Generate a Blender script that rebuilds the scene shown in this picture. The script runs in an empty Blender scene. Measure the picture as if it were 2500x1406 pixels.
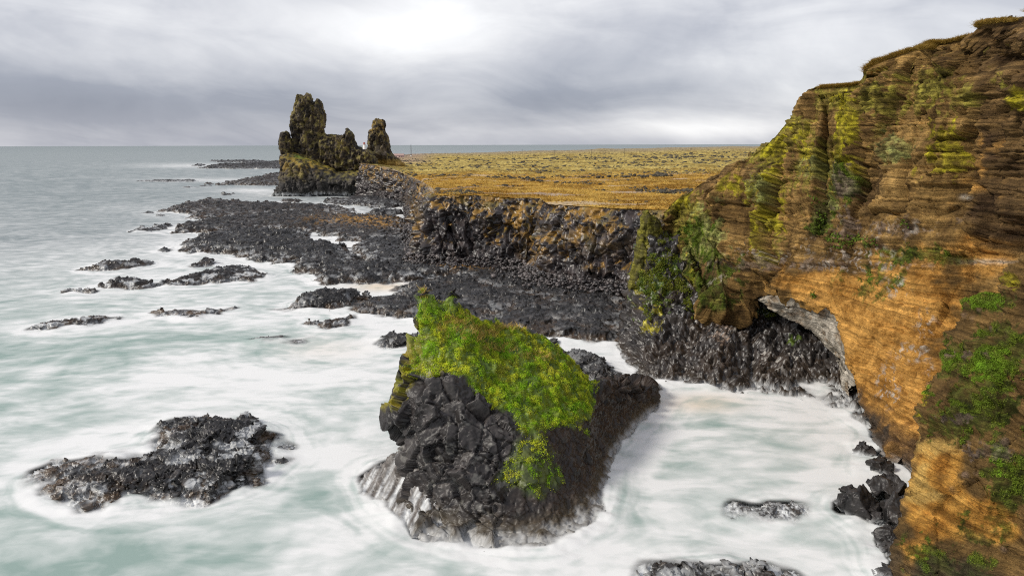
import bpy, math, random
import numpy as np
from mathutils import Matrix, Vector

C = bpy.context.scene
# ------------------------------------------------------------------ camera
H = 36.0                      # eye height above the sea, metres
PITCH, ROLL = math.radians(11.9), 0.0026
FPX = 2500 * 24 / 36.0
_F = np.array([0, math.cos(PITCH), -math.sin(PITCH)])
_R0 = np.array([1.0, 0, 0]); _U0 = np.array([0, math.sin(PITCH), math.cos(PITCH)])
_R = _R0 * math.cos(ROLL) - _U0 * math.sin(ROLL)
_U = _R0 * math.sin(ROLL) + _U0 * math.cos(ROLL)
cd = bpy.data.cameras.new('camera'); cam = bpy.data.objects.new('camera', cd)
C.collection.objects.link(cam); C.camera = cam
cd.lens, cd.sensor_width, cd.clip_start, cd.clip_end = 24, 36, 0.5, 90000
cam.matrix_world = Matrix([[_R[i], _U[i], -_F[i], (0, 0, H)[i]] for i in range(3)] + [[0, 0, 0, 1]])

# ------------------------------------------------------------------ light
C.view_settings.view_transform = 'Standard'; C.view_settings.look = 'None'
C.view_settings.exposure = 0.95; C.view_settings.gamma = 1.0
C.cycles.use_denoising = False; C.cycles.filter_width = 1.1
SUN_EL, SUN_AZ = math.radians(38), math.radians(-112)     # azimuth from +Y, clockwise: left and a little behind
sd = bpy.data.lights.new('sun', 'SUN'); sun = bpy.data.objects.new('sun', sd); C.collection.objects.link(sun)
sd.energy, sd.angle, sd.color = 1.5, math.radians(10), (1.0, 0.94, 0.84)
_sdir = Vector((math.sin(SUN_AZ) * math.cos(SUN_EL), math.cos(SUN_AZ) * math.cos(SUN_EL), math.sin(SUN_EL)))
sun.rotation_euler = _sdir.to_track_quat('Z', 'Y').to_euler()

# ------------------------------------------------------------------ node helpers
class NT:
    def __init__(s, nt): s.nt = nt
    def put(s, sock, v):
        if isinstance(v, bpy.types.NodeSocket): s.nt.links.new(v, sock)
        elif isinstance(v, (tuple, list)) and len(v) == 3 and sock.type == 'RGBA': sock.default_value = (*v, 1)
        else: sock.default_value = v
    def n(s, typ, ins=None, **props):
        nd = s.nt.nodes.new(typ)
        for k, v in props.items(): setattr(nd, k, v)
        for k, v in (ins or {}).items(): s.put(nd.inputs[k], v)
        return nd
    def m(s, op, a, b=None, c=None, clamp=False):
        nd = s.nt.nodes.new('ShaderNodeMath'); nd.operation = op; nd.use_clamp = clamp
        for i, v in enumerate((a, b, c)):
            if v is not None: s.put(nd.inputs[i], v)
        return nd.outputs[0]
    def mix(s, f, a, b, mode='MIX'):
        nd = s.nt.nodes.new('ShaderNodeMix'); nd.data_type = 'RGBA'; nd.blend_type = mode
        s.put(nd.inputs[0], f); s.put(nd.inputs[6], a); s.put(nd.inputs[7], b)
        return nd.outputs[2]
    def ramp(s, f, stops, interp='LINEAR'):
        nd = s.nt.nodes.new('ShaderNodeValToRGB'); nd.color_ramp.interpolation = interp
        el = nd.color_ramp.elements
        while len(el) < len(stops): el.new(0.5)
        for e, (p, c) in zip(el, stops):
            e.position = p; e.color = (*c, 1) if isinstance(c, (tuple, list)) else (c, c, c, 1)
        s.put(nd.inputs[0], f); return nd.outputs[0]
    def noise(s, vec, scale, detail=4, rough=0.55, dist=0.0, out=0):
        nd = s.n('ShaderNodeTexNoise', {'Vector': vec, 'Scale': scale, 'Detail': detail, 'Roughness': rough, 'Distortion': dist})
        return nd.outputs[out]
    def mapping(s, vec, scale=(1, 1, 1), rot=(0, 0, 0), loc=(0, 0, 0)):
        return s.n('ShaderNodeMapping', {'Vector': vec, 'Scale': scale, 'Rotation': rot, 'Location': loc}).outputs[0]
    def attr(s, name, out='Fac'):
        return s.n('ShaderNodeAttribute', attribute_name=name).outputs[out]

# ------------------------------------------------------------------ sky
w = bpy.data.worlds.new("World"); C.world = w; w.use_nodes = True
W = NT(w.node_tree); w.node_tree.nodes.clear()
sky = W.n('ShaderNodeTexSky', sky_type='NISHITA', sun_disc=False, sun_elevation=SUN_EL, sun_rotation=SUN_AZ)
gen = W.n('ShaderNodeTexCoord').outputs['Generated']
sp = W.n('ShaderNodeSeparateXYZ', {0: gen})
AZ = W.m('ARCTAN2', sp.outputs[0], sp.outputs[1]); EL = W.m('ARCSINE', sp.outputs[2])
def gauss(a0, e0, sa, se, tilt=0.0):
    a = W.m('SUBTRACT', AZ, a0)
    e = W.m('SUBTRACT', W.m('SUBTRACT', EL, e0), W.m('MULTIPLY', a, tilt))
    q = W.m('ADD', W.m('POWER', W.m('DIVIDE', a, sa), 2.0), W.m('POWER', W.m('DIVIDE', e, se), 2.0))
    return W.m('EXPONENT', W.m('MULTIPLY', q, -1.0))
cv = W.n('ShaderNodeCombineXYZ', {0: W.m('ADD', AZ, W.m('MULTIPLY', EL, 0.6)), 1: W.m('MULTIPLY', EL, 2.1), 2: 0.0}).outputs[0]
n1 = W.noise(W.mapping(cv, loc=(3.1, 0.4, 0)), 2.4, 7, 0.55, 0.6)
n2 = W.noise(W.mapping(cv, scale=(1, 1.5, 1), loc=(7.7, 2.0, 0)), 5.0, 5, 0.55, 0.7)
lum = W.m('ADD', 0.57, W.m('MULTIPLY', W.m('SUBTRACT', n1, 0.5), 0.75))
lum = W.m('ADD', lum, W.m('MULTIPLY', W.m('SUBTRACT', n2, 0.5), 0.42))
SKYB = [(-0.13, 0.175, 0.15, 0.065, -0.05, 0.27), (-0.30, 0.12, 0.30, 0.05, 0.12, 0.20), (-0.55, 0.17, 0.35, 0.06, 0.0, 0.16),
        (-0.62, 0.055, 0.34, 0.042, 0.0, -0.42), (-0.75, 0.12, 0.25, 0.05, 0.2, -0.10), (0.14, 0.062, 0.20, 0.020, 0.08, -0.16), (0.15, 0.11, 0.17, 0.05, 0.3, -0.13),
        (0.27, 0.020, 0.22, 0.015, 0.0, 0.22), (-0.28, 0.0, 0.9, 0.012, 0.0, -0.06), (0.42, 0.17, 0.25, 0.08, 0.0, 0.06),
        (-0.70, 0.215, 0.07, 0.03, 0.3, 0.10)]
for a0, e0, sa, se, tl, amp in SKYB:
    lum = W.m('ADD', lum, W.m('MULTIPLY', gauss(a0, e0, sa, se, tl), amp))
cloud = W.ramp(lum, [(0.0, (0.20, 0.22, 0.29)), (0.35, (0.33, 0.35, 0.42)), (0.58, (0.56, 0.57, 0.62)), (0.8, (0.84, 0.84, 0.86)), (1.0, (1.10, 1.10, 1.10))])
below = W.m('LESS_THAN', EL, -0.003)
cloud = W.mix(below, cloud, (0.36, 0.38, 0.42))
b1 = W.n('ShaderNodeBackground', {'Color': sky.outputs[0], 'Strength': 0.10})
b2 = W.n('ShaderNodeBackground', {'Color': cloud, 'Strength': 0.55})
mx = W.n('ShaderNodeMixShader', {0: 0.94, 1: b1.outputs[0], 2: b2.outputs[0]})
W.n('ShaderNodeOutputWorld', {'Surface': mx.outputs[0]})

# ------------------------------------------------------------------ geometry helpers
def ray(u, v):
    u = np.asarray(u, float); v = np.asarray(v, float)
    cx = (u - 1250) / FPX; cy = (703 - v) / FPX
    return _F + cx[..., None] * _R + cy[..., None] * _U
def atY(u, v, Y):
    d = ray(u, v); t = np.asarray(Y, float) / d[..., 1]
    return d * t[..., None] + np.array([0, 0, H])
def atZ(u, v, z):
    d = ray(u, v); t = (np.asarray(z, float) - H) / d[..., 2]
    return d * t[..., None] + np.array([0, 0, H])
def proj(P):
    q = P - np.array([0, 0, H]); dz = np.maximum(q @ _F, 1e-3)
    return 1250 + FPX * (q @ _R) / dz, 703 - FPX * (q @ _U) / dz

def _hash(ix, iy, iz, seed):
    h = (ix.astype(np.uint32) * np.uint32(374761393) + iy.astype(np.uint32) * np.uint32(668265263)
         + iz.astype(np.uint32) * np.uint32(2246822519) + np.uint32((seed * 3266489917) & 0xffffffff))
    h = (h ^ (h >> np.uint32(13))) * np.uint32(1274126177)
    h = (h ^ (h >> np.uint32(16))) * np.uint32(2654435761)
    return h ^ (h >> np.uint32(15))
_G = np.array([[1,1,0],[-1,1,0],[1,-1,0],[-1,-1,0],[1,0,1],[-1,0,1],[1,0,-1],[-1,0,-1],[0,1,1],[0,-1,1],[0,1,-1],[0,-1,-1],[1,1,0],[-1,1,0],[0,-1,1],[0,-1,-1]], np.float32)
def perlin(p, seed=0):
    p = np.asarray(p, np.float32); i = np.floor(p); f = p - i; i = i.astype(np.int64)
    s = f * f * f * (f * (f * 6 - 15) + 10); out = np.zeros(len(p), np.float32)
    for dx in (0, 1):
        wx = s[:, 0] if dx else 1 - s[:, 0]
        for dy in (0, 1):
            wy = s[:, 1] if dy else 1 - s[:, 1]
            for dz in (0, 1):
                wz = s[:, 2] if dz else 1 - s[:, 2]
                g = _G[_hash(i[:, 0] + dx, i[:, 1] + dy, i[:, 2] + dz, seed) & np.uint32(15)]
                out += wx * wy * wz * (g[:, 0] * (f[:, 0] - dx) + g[:, 1] * (f[:, 1] - dy) + g[:, 2] * (f[:, 2] - dz))
    return out
def fbm(p, o=4, seed=0, gain=0.5, lac=2.03, ridge=False):
    p = np.asarray(p, np.float32); a, t, k = 1.0, 0.0, 1.0
    for q in range(o):
        n = perlin(p * k, seed + q * 17)
        t = t + a * ((0.5 - 2 * np.abs(n)) if ridge else n); a *= gain; k *= lac
    return t
def worley(p, seed=0, jit=1.0, d3=True):
    p = np.asarray(p, np.float32); i = np.floor(p).astype(np.int64)
    f1 = np.full(len(p), 9.0, np.float32); f2 = f1.copy(); idv = np.zeros(len(p), np.float32); off = np.zeros((len(p), 3), np.float32)
    for dx in (-1, 0, 1):
        for dy in (-1, 0, 1):
            for dz in ((-1, 0, 1) if d3 else (0,)):
                cx, cy, cz = i[:, 0] + dx, i[:, 1] + dy, i[:, 2] + dz
                h = _hash(cx, cy, cz, seed)
                rx = (h & np.uint32(1023)).astype(np.float32) / 1023; ry = ((h >> np.uint32(10)) & np.uint32(1023)).astype(np.float32) / 1023
                rz = ((h >> np.uint32(20)) & np.uint32(1023)).astype(np.float32) / 1023
                q = np.stack([cx + 0.5 + jit * (rx - 0.5), cy + 0.5 + jit * (ry - 0.5), cz + 0.5 + jit * (rz - 0.5)], 1).astype(np.float32) - p
                if not d3: q[:, 2] = 0
                d = np.sqrt((q * q).sum(1))
                near = d < f1
                f2 = np.where(near, f1, np.minimum(f2, d)); f1 = np.where(near, d, f1)
                hv = (_hash(cx, cy, cz, seed + 91) & np.uint32(4095)).astype(np.float32) / 4095
                idv = np.where(near, hv, idv); off = np.where(near[:, None], q, off)
    return f1, f2, idv, off
def planes(P, N, cell, seed, jn=0.35, step=0.3, M=None, clip=0.9, crack=0.12, cw=0.05):
    """distance along N that lays every Voronoi cell of the surface onto its own flat, tilted, offset plane"""
    M = np.eye(3) if M is None else np.array(M, float)
    f1, f2, idv, off = worley((P @ M) / cell, seed); off = (off * cell) @ np.linalg.inv(M)
    k = np.round(idv * 4095).astype(int); cnt = np.maximum(np.bincount(k, minlength=4096), 1)
    rn = np.random.default_rng(seed); n = np.stack([np.bincount(k, N[:, c], 4096) / cnt for c in range(3)], 1)
    n = n / np.maximum(np.linalg.norm(n, axis=1), 1e-6)[:, None] + rn.normal(0, jn, (4096, 3)); n /= np.linalg.norm(n, axis=1)[:, None]
    h = (off * n[k]).sum(1); base = np.bincount(k, h, 4096) / cnt
    t = (h - base[k] + (rn.random(4096)[k] - 0.5) * 2 * step) / np.maximum((N * n[k]).sum(1), 0.6)
    return np.clip(t, -clip, clip) - crack * (1 - sstep(0, cw, f2 - f1)), idv
def sstep(a, b, x):
    t = np.clip((x - a) / (b - a), 0, 1); return t * t * (3 - 2 * t)
def inpoly(P, poly):
    x, y = P[:, 0], P[:, 1]; r = np.zeros(len(P), bool); n = len(poly)
    for k in range(n):
        x0, y0 = poly[k]; x1, y1 = poly[(k + 1) % n]
        if y0 == y1: continue
        c = (y0 > y) != (y1 > y); r ^= c & (x < (x1 - x0) * (y - y0) / (y1 - y0) + x0)
    return r
def sdist(P, poly):
    d = np.full(len(P), 1e18); n = len(poly)
    for k in range(n):
        a = np.array(poly[k]); b = np.array(poly[(k + 1) % n]) - a
        q = P - a; t = np.clip((q @ b) / max(b @ b, 1e-9), 0, 1)
        e = q - t[:, None] * b; d = np.minimum(d, (e * e).sum(1))
    d = np.sqrt(d); return np.where(inpoly(P, poly), d, -d)
def pmask(u, v, poly, soft=14.0, rough=None):
    """soft inside-polygon mask, measured in photo pixels"""
    d = sdist(np.stack([u, v], 1), poly)
    if rough is not None: d = d + rough
    return sstep(-soft, soft, d)
def blob(u, v, b, rough=0.0):
    return np.exp(-(((u - b[0]) / b[2]) ** 2 + ((v - b[1]) / b[3]) ** 2)) * (1 + rough)
def catmull(A, n):
    """resample rows of A (k,...) to n rows with a Catmull-Rom spline"""
    A = np.asarray(A, float); k = len(A)
    t = np.linspace(0, k - 1, n); i = np.minimum(t.astype(int), k - 2); f = (t - i).reshape((-1,) + (1,) * (A.ndim - 1))
    E = np.concatenate([2 * A[:1] - A[1:2], A, 2 * A[-1:] - A[-2:-1]])
    p0, p1, p2, p3 = E[i], E[i + 1], E[i + 2], E[i + 3]
    return 0.5 * (2 * p1 + (p2 - p0) * f + (2 * p0 - 5 * p1 + 4 * p2 - p3) * f ** 2 + (3 * p1 - p0 - 3 * p2 + p3) * f ** 3)
def gridfaces(n, m, off=0):
    a = (np.arange(n - 1)[:, None] * m + np.arange(m - 1)[None]).ravel() + off
    return np.stack([a, a + 1, a + m + 1, a + m], 1)
def vnormals(V, F, smooth=0):
    a = V[F[:, 2]] - V[F[:, 0]]; b = V[F[:, 3]] - V[F[:, 1]]
    fn = np.cross(a, b); N = np.zeros_like(V)
    for k in range(4):
        for c in range(3): N[:, c] += np.bincount(F[:, k], fn[:, c], len(V))
    for _ in range(smooth):
        fm = N[F].mean(1); N = np.stack([np.bincount(F.ravel(), np.repeat(fm[:, c], 4), len(V)) for c in range(3)], 1)
    return N / np.maximum(np.linalg.norm(N, axis=1), 1e-9)[:, None]
def raw_mesh(name, V, F):
    me = bpy.data.meshes.new(name); V = np.asarray(V, np.float32); F = np.asarray(F, np.int32); k = F.shape[1]
    me.vertices.add(len(V)); me.vertices.foreach_set('co', V.ravel())
    me.loops.add(F.size); me.loops.foreach_set('vertex_index', F.ravel())
    me.polygons.add(len(F)); me.polygons.foreach_set('loop_start', np.arange(0, F.size, k, dtype=np.int32))
    me.update(calc_edges=True); return me
def remesh(V, F, vox):
    me = raw_mesh('temporary', V, F); ob = bpy.data.objects.new('temporary', me); C.collection.objects.link(ob)
    md = ob.modifiers.new('r', 'REMESH'); md.mode = 'VOXEL'; md.voxel_size = vox
    ev = ob.evaluated_get(bpy.context.evaluated_depsgraph_get()); m2 = ev.to_mesh()
    co = np.empty(len(m2.vertices) * 3, np.float32); m2.vertices.foreach_get('co', co)
    lp = np.empty(len(m2.loops), np.int32); m2.loops.foreach_get('vertex_index', lp)
    lt = np.empty(len(m2.polygons), np.int32); m2.polygons.foreach_get('loop_total', lt)
    ls = np.empty(len(m2.polygons), np.int32); m2.polygons.foreach_get('loop_start', ls)
    ev.to_mesh_clear(); bpy.data.objects.remove(ob); bpy.data.meshes.remove(me)
    q = ls[lt == 4]; F2 = lp[q[:, None] + np.arange(4)]
    return co.reshape(-1, 3).astype(float), F2
def tag(o, label=None, cat=None, group=None, kind=None):
    if label: o['label'] = label
    if cat: o['category'] = cat
    if group: o['group'] = group
    if kind: o['kind'] = kind
    return o
def obj(name, V, F, mat, parent=None, col=None, smooth=False, **attrs):
    me = raw_mesh(name, V, F)
    if smooth: me.polygons.foreach_set('use_smooth', np.ones(len(me.polygons), bool))
    if col is not None:
        a = me.attributes.new('col', 'FLOAT_COLOR', 'POINT')
        a.data.foreach_set('color', np.concatenate([np.clip(col, 0, 1), np.ones((len(V), 1))], 1).astype(np.float32).ravel())
    for k, v in attrs.items():
        a = me.attributes.new(k, 'FLOAT', 'POINT'); a.data.foreach_set('value', np.clip(v, 0, 1).astype(np.float32))
    me.materials.append(mat); o = bpy.data.objects.new(name, me); C.collection.objects.link(o)
    if parent is not None: o.parent = parent
    return o
def lerp(a, b, f):
    f = np.asarray(f)[..., None]; return np.asarray(a) * (1 - f) + np.asarray(b) * f

# ------------------------------------------------------------------ materials
def rock_mat(name, rough=0.55, bump=0.5, scale=1.0, strata=0.0, spec=0.4, var=0.5):
    m = bpy.data.materials.new(name); m.use_nodes = True; T = NT(m.node_tree); m.node_tree.nodes.clear()
    pos = T.n('ShaderNodeNewGeometry').outputs['Position']
    base = T.attr('col', 'Color')
    na = T.noise(pos, 0.9 * scale, 6, 0.62); nb = T.noise(pos, 5.0 * scale, 4, 0.6)
    f = T.m('ADD', 1.0 - var * 0.5, T.m('MULTIPLY', T.m('SUBTRACT', T.m('ADD', T.m('MULTIPLY', na, 0.6), T.m('MULTIPLY', nb, 0.7)), 0.4), var * 2.0))
    hgt = T.m('ADD', na, T.m('MULTIPLY', nb, 0.45))
    if strata:
        px = T.n('ShaderNodeSeparateXYZ', {0: pos}); wob = T.noise(pos, 0.22, 5, 0.6); wob2 = T.noise(pos, 1.6, 3, 0.6)
        t = T.m('ADD', T.m('ADD', px.outputs[2], T.m('MULTIPLY', px.outputs[0], 0.05)), T.m('ADD', T.m('MULTIPLY', wob, 1.7), T.m('MULTIPLY', wob2, 0.12)))
        st = T.n('ShaderNodeTexNoise', {'W': t, 'Scale': 1.9, 'Detail': 6.0, 'Roughness': 0.78}, noise_dimensions='1D').outputs[0]
        vor = T.n('ShaderNodeTexVoronoi', {'Vector': T.mapping(pos, scale=(1, 1, 0.8)), 'Scale': 2.4}, feature='DISTANCE_TO_EDGE').outputs[0]
        pit = T.n('ShaderNodeTexVoronoi', {'Vector': pos, 'Scale': 4.5}).outputs[0]
        f = T.m('MULTIPLY', f, T.m('MAXIMUM', 0.2, T.m('ADD', 1.0, T.m('MULTIPLY', T.m('MULTIPLY', T.m('SUBTRACT', st, 0.5), 3.7 * strata), T.m('SUBTRACT', 1.0, T.m('MULTIPLY', T.attr('soft'), 0.40))))))  # layer tones, with the shadow lines of thin ledges darkened into the colour
        hgt = T.m('ADD', T.m('MULTIPLY', hgt, 1.3), T.m('ADD', T.m('MULTIPLY', st, 2.6 * strata), T.m('MULTIPLY', T.m('MINIMUM', vor, 0.12), 1.5)))
        hgt = T.m('ADD', hgt, T.m('MULTIPLY', T.m('MINIMUM', pit, 0.35), 1.2))
    colr = T.n('ShaderNodeVectorMath', {0: base, 1: T.n('ShaderNodeCombineXYZ', {0: f, 1: f, 2: f}).outputs[0]}, operation='MULTIPLY').outputs[0]
    foam = T.attr('foam')
    colr = T.mix(foam, colr, (0.80, 0.82, 0.83))
    rg = T.m('ADD', rough - 0.18, T.m('MULTIPLY', nb, 0.36))
    bp = T.n('ShaderNodeBump', {'Strength': bump, 'Distance': (0.2 if strata else 0.12) / scale, 'Height': hgt})
    bs = T.n('ShaderNodeBsdfPrincipled', {'Base Color': colr, 'Roughness': rg, 'Specular IOR Level': spec, 'Normal': bp.outputs[0]})
    T.n('ShaderNodeOutputMaterial', {'Surface': bs.outputs[0]}); return m
BASALT = rock_mat('wet basalt', 0.37, 0.35, 1.0, spec=0.5, var=1.0)
BASALT_FAR = rock_mat('far basalt', 0.7, 0.4, 0.35, spec=0.25, var=0.9)
TUFF = rock_mat('layered tuff', 0.85, 0.9, 1.0, strata=0.9, spec=0.15, var=0.9)
TURF = rock_mat('turf', 0.9, 0.4, 0.25, spec=0.05, var=0.7)
STACKM = rock_mat('stack basalt', 0.45, 0.3, 1.3, spec=0.4, var=0.7)
def leaf_mat(name):
    m = bpy.data.materials.new(name); m.use_nodes = True; T = NT(m.node_tree); m.node_tree.nodes.clear()
    c = T.attr('col', 'Color')
    pos = T.n('ShaderNodeNewGeometry').outputs['Position']
    c = T.mix(T.m('MULTIPLY', T.noise(pos, 0.6, 4), 0.3), c, (0.30, 0.27, 0.04))
    d = T.n('ShaderNodeBsdfPrincipled', {'Base Color': c, 'Roughness': 0.6, 'Specular IOR Level': 0.2})
    t = T.n('ShaderNodeBsdfTranslucent', {'Color': c})
    T.n('ShaderNodeOutputMaterial', {'Surface': T.n('ShaderNodeMixShader', {0: 0.3, 1: d.outputs[0], 2: t.outputs[0]}).outputs[0]}); return m
LEAF = leaf_mat('leaves')
def plain_mat(name, col, rough=0.6, metal=0.0):
    m = bpy.data.materials.new(name); m.use_nodes = True; T = NT(m.node_tree); m.node_tree.nodes.clear()
    pos = T.n('ShaderNodeTexCoord').outputs['Object']
    c = T.mix(T.noise(pos, 3.0, 4), [x * 0.75 for x in col], [min(1, x * 1.2) for x in col])
    bs = T.n('ShaderNodeBsdfPrincipled', {'Base Color': c, 'Roughness': rough, 'Metallic': metal})
    T.n('ShaderNodeOutputMaterial', {'Surface': bs.outputs[0]}); return m

# rock outlines met by the sea are rastered here, so the water can thin out over them
GX0, GY0, GC, GNX, GNY = -200.0, 30.0, 0.4, 850, 1500
HG = np.full((GNY, GNX), -9.0)
def raster(V, zmax=2.5):
    V = V[V[:, 2] < zmax]
    ix = ((V[:, 0] - GX0) / GC).astype(int); iy = ((V[:, 1] - GY0) / GC).astype(int)
    k = (ix >= 0) & (ix < GNX) & (iy >= 0) & (iy < GNY)
    np.maximum.at(HG, (iy[k], ix[k]), V[k, 2])

BLACK, GREY, BROWN = np.array([0.020, 0.0185, 0.018]), np.array([0.082, 0.075, 0.072]), np.array([0.070, 0.038, 0.014])
ORANGE_MOSS = np.array([0.26, 0.135, 0.022])

# ------------------------------------------------------------------ reefs: height fields over an outline
def reef(name, poly, h, parent=None, label=None, group=None, algae=0.4, wash=0.5, cell=1.3, zlo=0.0, hr=None, kind=None, cat='rock', auto=True, rim=None, moss=None, far=False, seed=1, skirt=0.5, tilt=0.0):
    poly = np.array(poly, float)
    if auto:   # outline points on the upper chain belong to the top of the rock, the others to the waterline
        l, r = poly[poly[:, 0].argmin()], poly[poly[:, 0].argmax()]
        lin = l[1] + (poly[:, 0] - l[0]) / max(r[0] - l[0], 1) * (r[1] - l[1])
        z = np.where(poly[:, 1] < lin - 2, h * 0.9, 0.1)
    else: z = np.full(len(poly), 0.3)
    XY = atZ(poly[:, 0], poly[:, 1], z)[:, :2]
    lo, hi = XY.min(0) - 5, XY.max(0) + 5
    r0 = np.hypot(*XY.mean(0)); s = max(0.085, r0 / 850.0); sy = s * 1.05
    xs = np.arange(lo[0], hi[0], s); ys = np.arange(lo[1], hi[1], sy)
    X, Y = np.meshgrid(xs, ys); P = np.stack([X.ravel(), Y.ravel()], 1)
    P3 = np.concatenate([P, np.full((len(P), 1), seed * 7.3)], 1)
    big = max(1.0, r0 / 160.0)
    d = sdist(P, XY) + 1.3 * big * fbm(P3 * 0.22 / big, 4, seed) + 0.5 * big * fbm(P3 * 0.8 / big, 2, seed + 5) + (rim or 0.0)
    q = P3 / (cell * big); q[:, 1] *= 0.75
    q = q + 0.25 * np.stack([perlin(P3 * 0.5, 3), perlin(P3 * 0.5, 4), 0 * P3[:, 0]], 1)
    f1, f2, idv, _ = worley(q, seed + 11, 1.0, False)
    crack = 1 - sstep(0.0, 0.22, f2 - f1)
    f1b, f2b, idb, _ = worley(q * 2.3, seed + 31, 1.0, False)
    hh = h if hr is None else h + (hr - h) * sstep(XY[:, 0].min(), XY[:, 0].max(), P[:, 0])
    wv = 0.8 * min(big, 1.5)
    dome = 0.55 + 0.45 * sstep(0, 7 * big, d) + 0.35 * fbm(P3 * 0.10 / big, 3, seed + 2)
    top = hh * np.maximum(dome, 0.2) + tilt * (P[:, 1] - XY[:, 1].mean())
    ts = 0.55; top = top + 0.3 * fbm(P3 * 0.35, 3, seed + 6); fr = top / ts; fl = np.floor(fr); top = ts * (fl + sstep(0.55, 0.95, fr - fl))
    rag = fbm(P3 * 0.055, 2, seed + 9)
    step = 0.6 * (idv - 0.5) * 0.42 * (0.6 + rag) - crack * 0.22 + (idb - 0.5) * 0.22 - (1 - sstep(0, 0.2, f2b - f1b)) * 0.10 + 0.22 * fbm(P3 * 0.9, 4, seed + 8) + 0.35 * np.maximum(0, fbm(P3 * 0.5, 3, seed + 18))
    dd = d + (idv - 0.5) * 1.3 * big + (idb - 0.5) * 0.5; ins = 0.5 * sstep(-0.2 * wv, 0.5 * wv, dd) + 0.5 * sstep(0.4 * wv, 1.6 * wv, dd + 0.6 * fbm(P3 * 0.6, 2, seed + 40))
    z = np.where(d > -6, ins * (top + step * np.minimum(1, hh / 1.6)) + (1 - ins) * np.minimum(-0.12, d * 0.5) , -3)
    z = np.maximum(z, -3.0)
    V = np.concatenate([P, z[:, None]], 1); nn = len(V); F = gridfaces(len(ys), len(xs))
    keep = z[F].max(1) > -2.2; F = F[keep]; used = np.unique(F); rm = np.full(nn, -1); rm[used] = np.arange(len(used)); V = V[used]; F = rm[F]; nn = len(V)
    Vb = V.copy(); Vb[:, 2] = -3.6
    e = np.concatenate([F[:, [0, 1]], F[:, [1, 2]], F[:, [2, 3]], F[:, [3, 0]]]); k1 = e[:, 0].astype(np.int64) * nn + e[:, 1]; k2 = e[:, 1].astype(np.int64) * nn + e[:, 0]; bd = e[~np.isin(k1, k2)]
    V, F = remesh(np.concatenate([V, Vb]), np.concatenate([F, F[:, ::-1] + nn, np.stack([bd[:, 1], bd[:, 0], bd[:, 0] + nn, bd[:, 1] + nn], 1)]), s * 1.15)
    F = F[V[F][:, :, 2].max(1) > -2.0]; used = np.unique(F); rm = np.full(len(V), -1); rm[used] = np.arange(len(used)); V = V[used]; F = rm[F]
    N = vnormals(V, F, 4); bg = big ** 0.6
    k0 = np.minimum(1, hh.mean() / 1.6 if hr is not None else hh / 1.6)
    dA, ia = planes(V + 0.25 * np.stack([perlin(V * 0.5, 1), perlin(V * 0.5, 2), 0 * V[:, 0]], 1), N, cell * 1.25 * bg, seed + 51, 0.13, 0.17 * bg, None, 0.5 * bg, 0.18 * bg, 0.06)
    dB, ib = planes(V, N, cell * 0.45 * bg, seed + 52, 0.22, 0.08 * bg, None, 0.2 * bg, 0.06 * bg, 0.08)
    V = V + N * (k0 * (dA + dB) + 0.04 * fbm(V * 2.2, 2, seed))[:, None]
    z = V[:, 2]; P3 = np.stack([V[:, 0], V[:, 1], z + seed], 1); N = vnormals(V, F, 4)
    tone = np.clip(0.10 + 0.30 * ia ** 2 + 0.25 * ib + 0.35 * fbm(P3 * 0.35, 3, 9) + 0.45 * fbm(P3 * 1.6, 3, 19), 0, 1)
    col = lerp(BLACK * 0.5, GREY * 0.95, tone ** 1.5); hh = hh if hr is None else h + (hr - h) * sstep(XY[:, 0].min(), XY[:, 0].max(), V[:, 0])
    al = algae * (1 - sstep(0.5, 1.5 * big + 0.2, z)) * sstep(-0.15, 0.25, fbm(P3 * 0.3, 3, 5) + 0.15)
    col = lerp(col, BROWN, np.clip(al, 0, 1))
    if moss is not None:
        u, v = proj(V); mm = np.zeros(len(V))
        for b in moss: mm = np.maximum(mm, b[4] * blob(u, v, b))
        mm = mm * sstep(-0.1, 0.2, fbm(P3 * 0.5, 4, 41)); col = lerp(col, ORANGE_MOSS * 1.4, np.clip(mm, 0, 1))
    st = fbm(P3 * np.array([1.1, 0.35, 1]), 3, seed + 77)
    sub = 1 - sstep(-0.35, 0.15, z); lowf = (1 - sstep(-0.1, 0.55 + 0.4 * wash, z - 0.35 * st))
    pm = sstep(0.12, -0.16, dA + dB); foam = np.maximum(sub * 0.9, (0.25 + 0.6 * wash) * (0.12 + 0.88 * pm) * lowf * (0.7 + 0.3 * sstep(-0.2, 0.3, st)))
    pool = 0.7 * wash * sstep(0.1, 0.3, fbm(P3 * 0.3, 4, seed + 3)) * (1 - sstep(hh * 0.6, hh, z)) * sstep(0.35, 0.9, z)
    raster(V)
    o = obj(name, V, F, BASALT_FAR if far else BASALT, parent, col, foam=np.clip(foam + pool, 0, 1))
    if label: tag(o, label, cat, group)
    if kind: tag(o, label, kind=kind)
    return o

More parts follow.
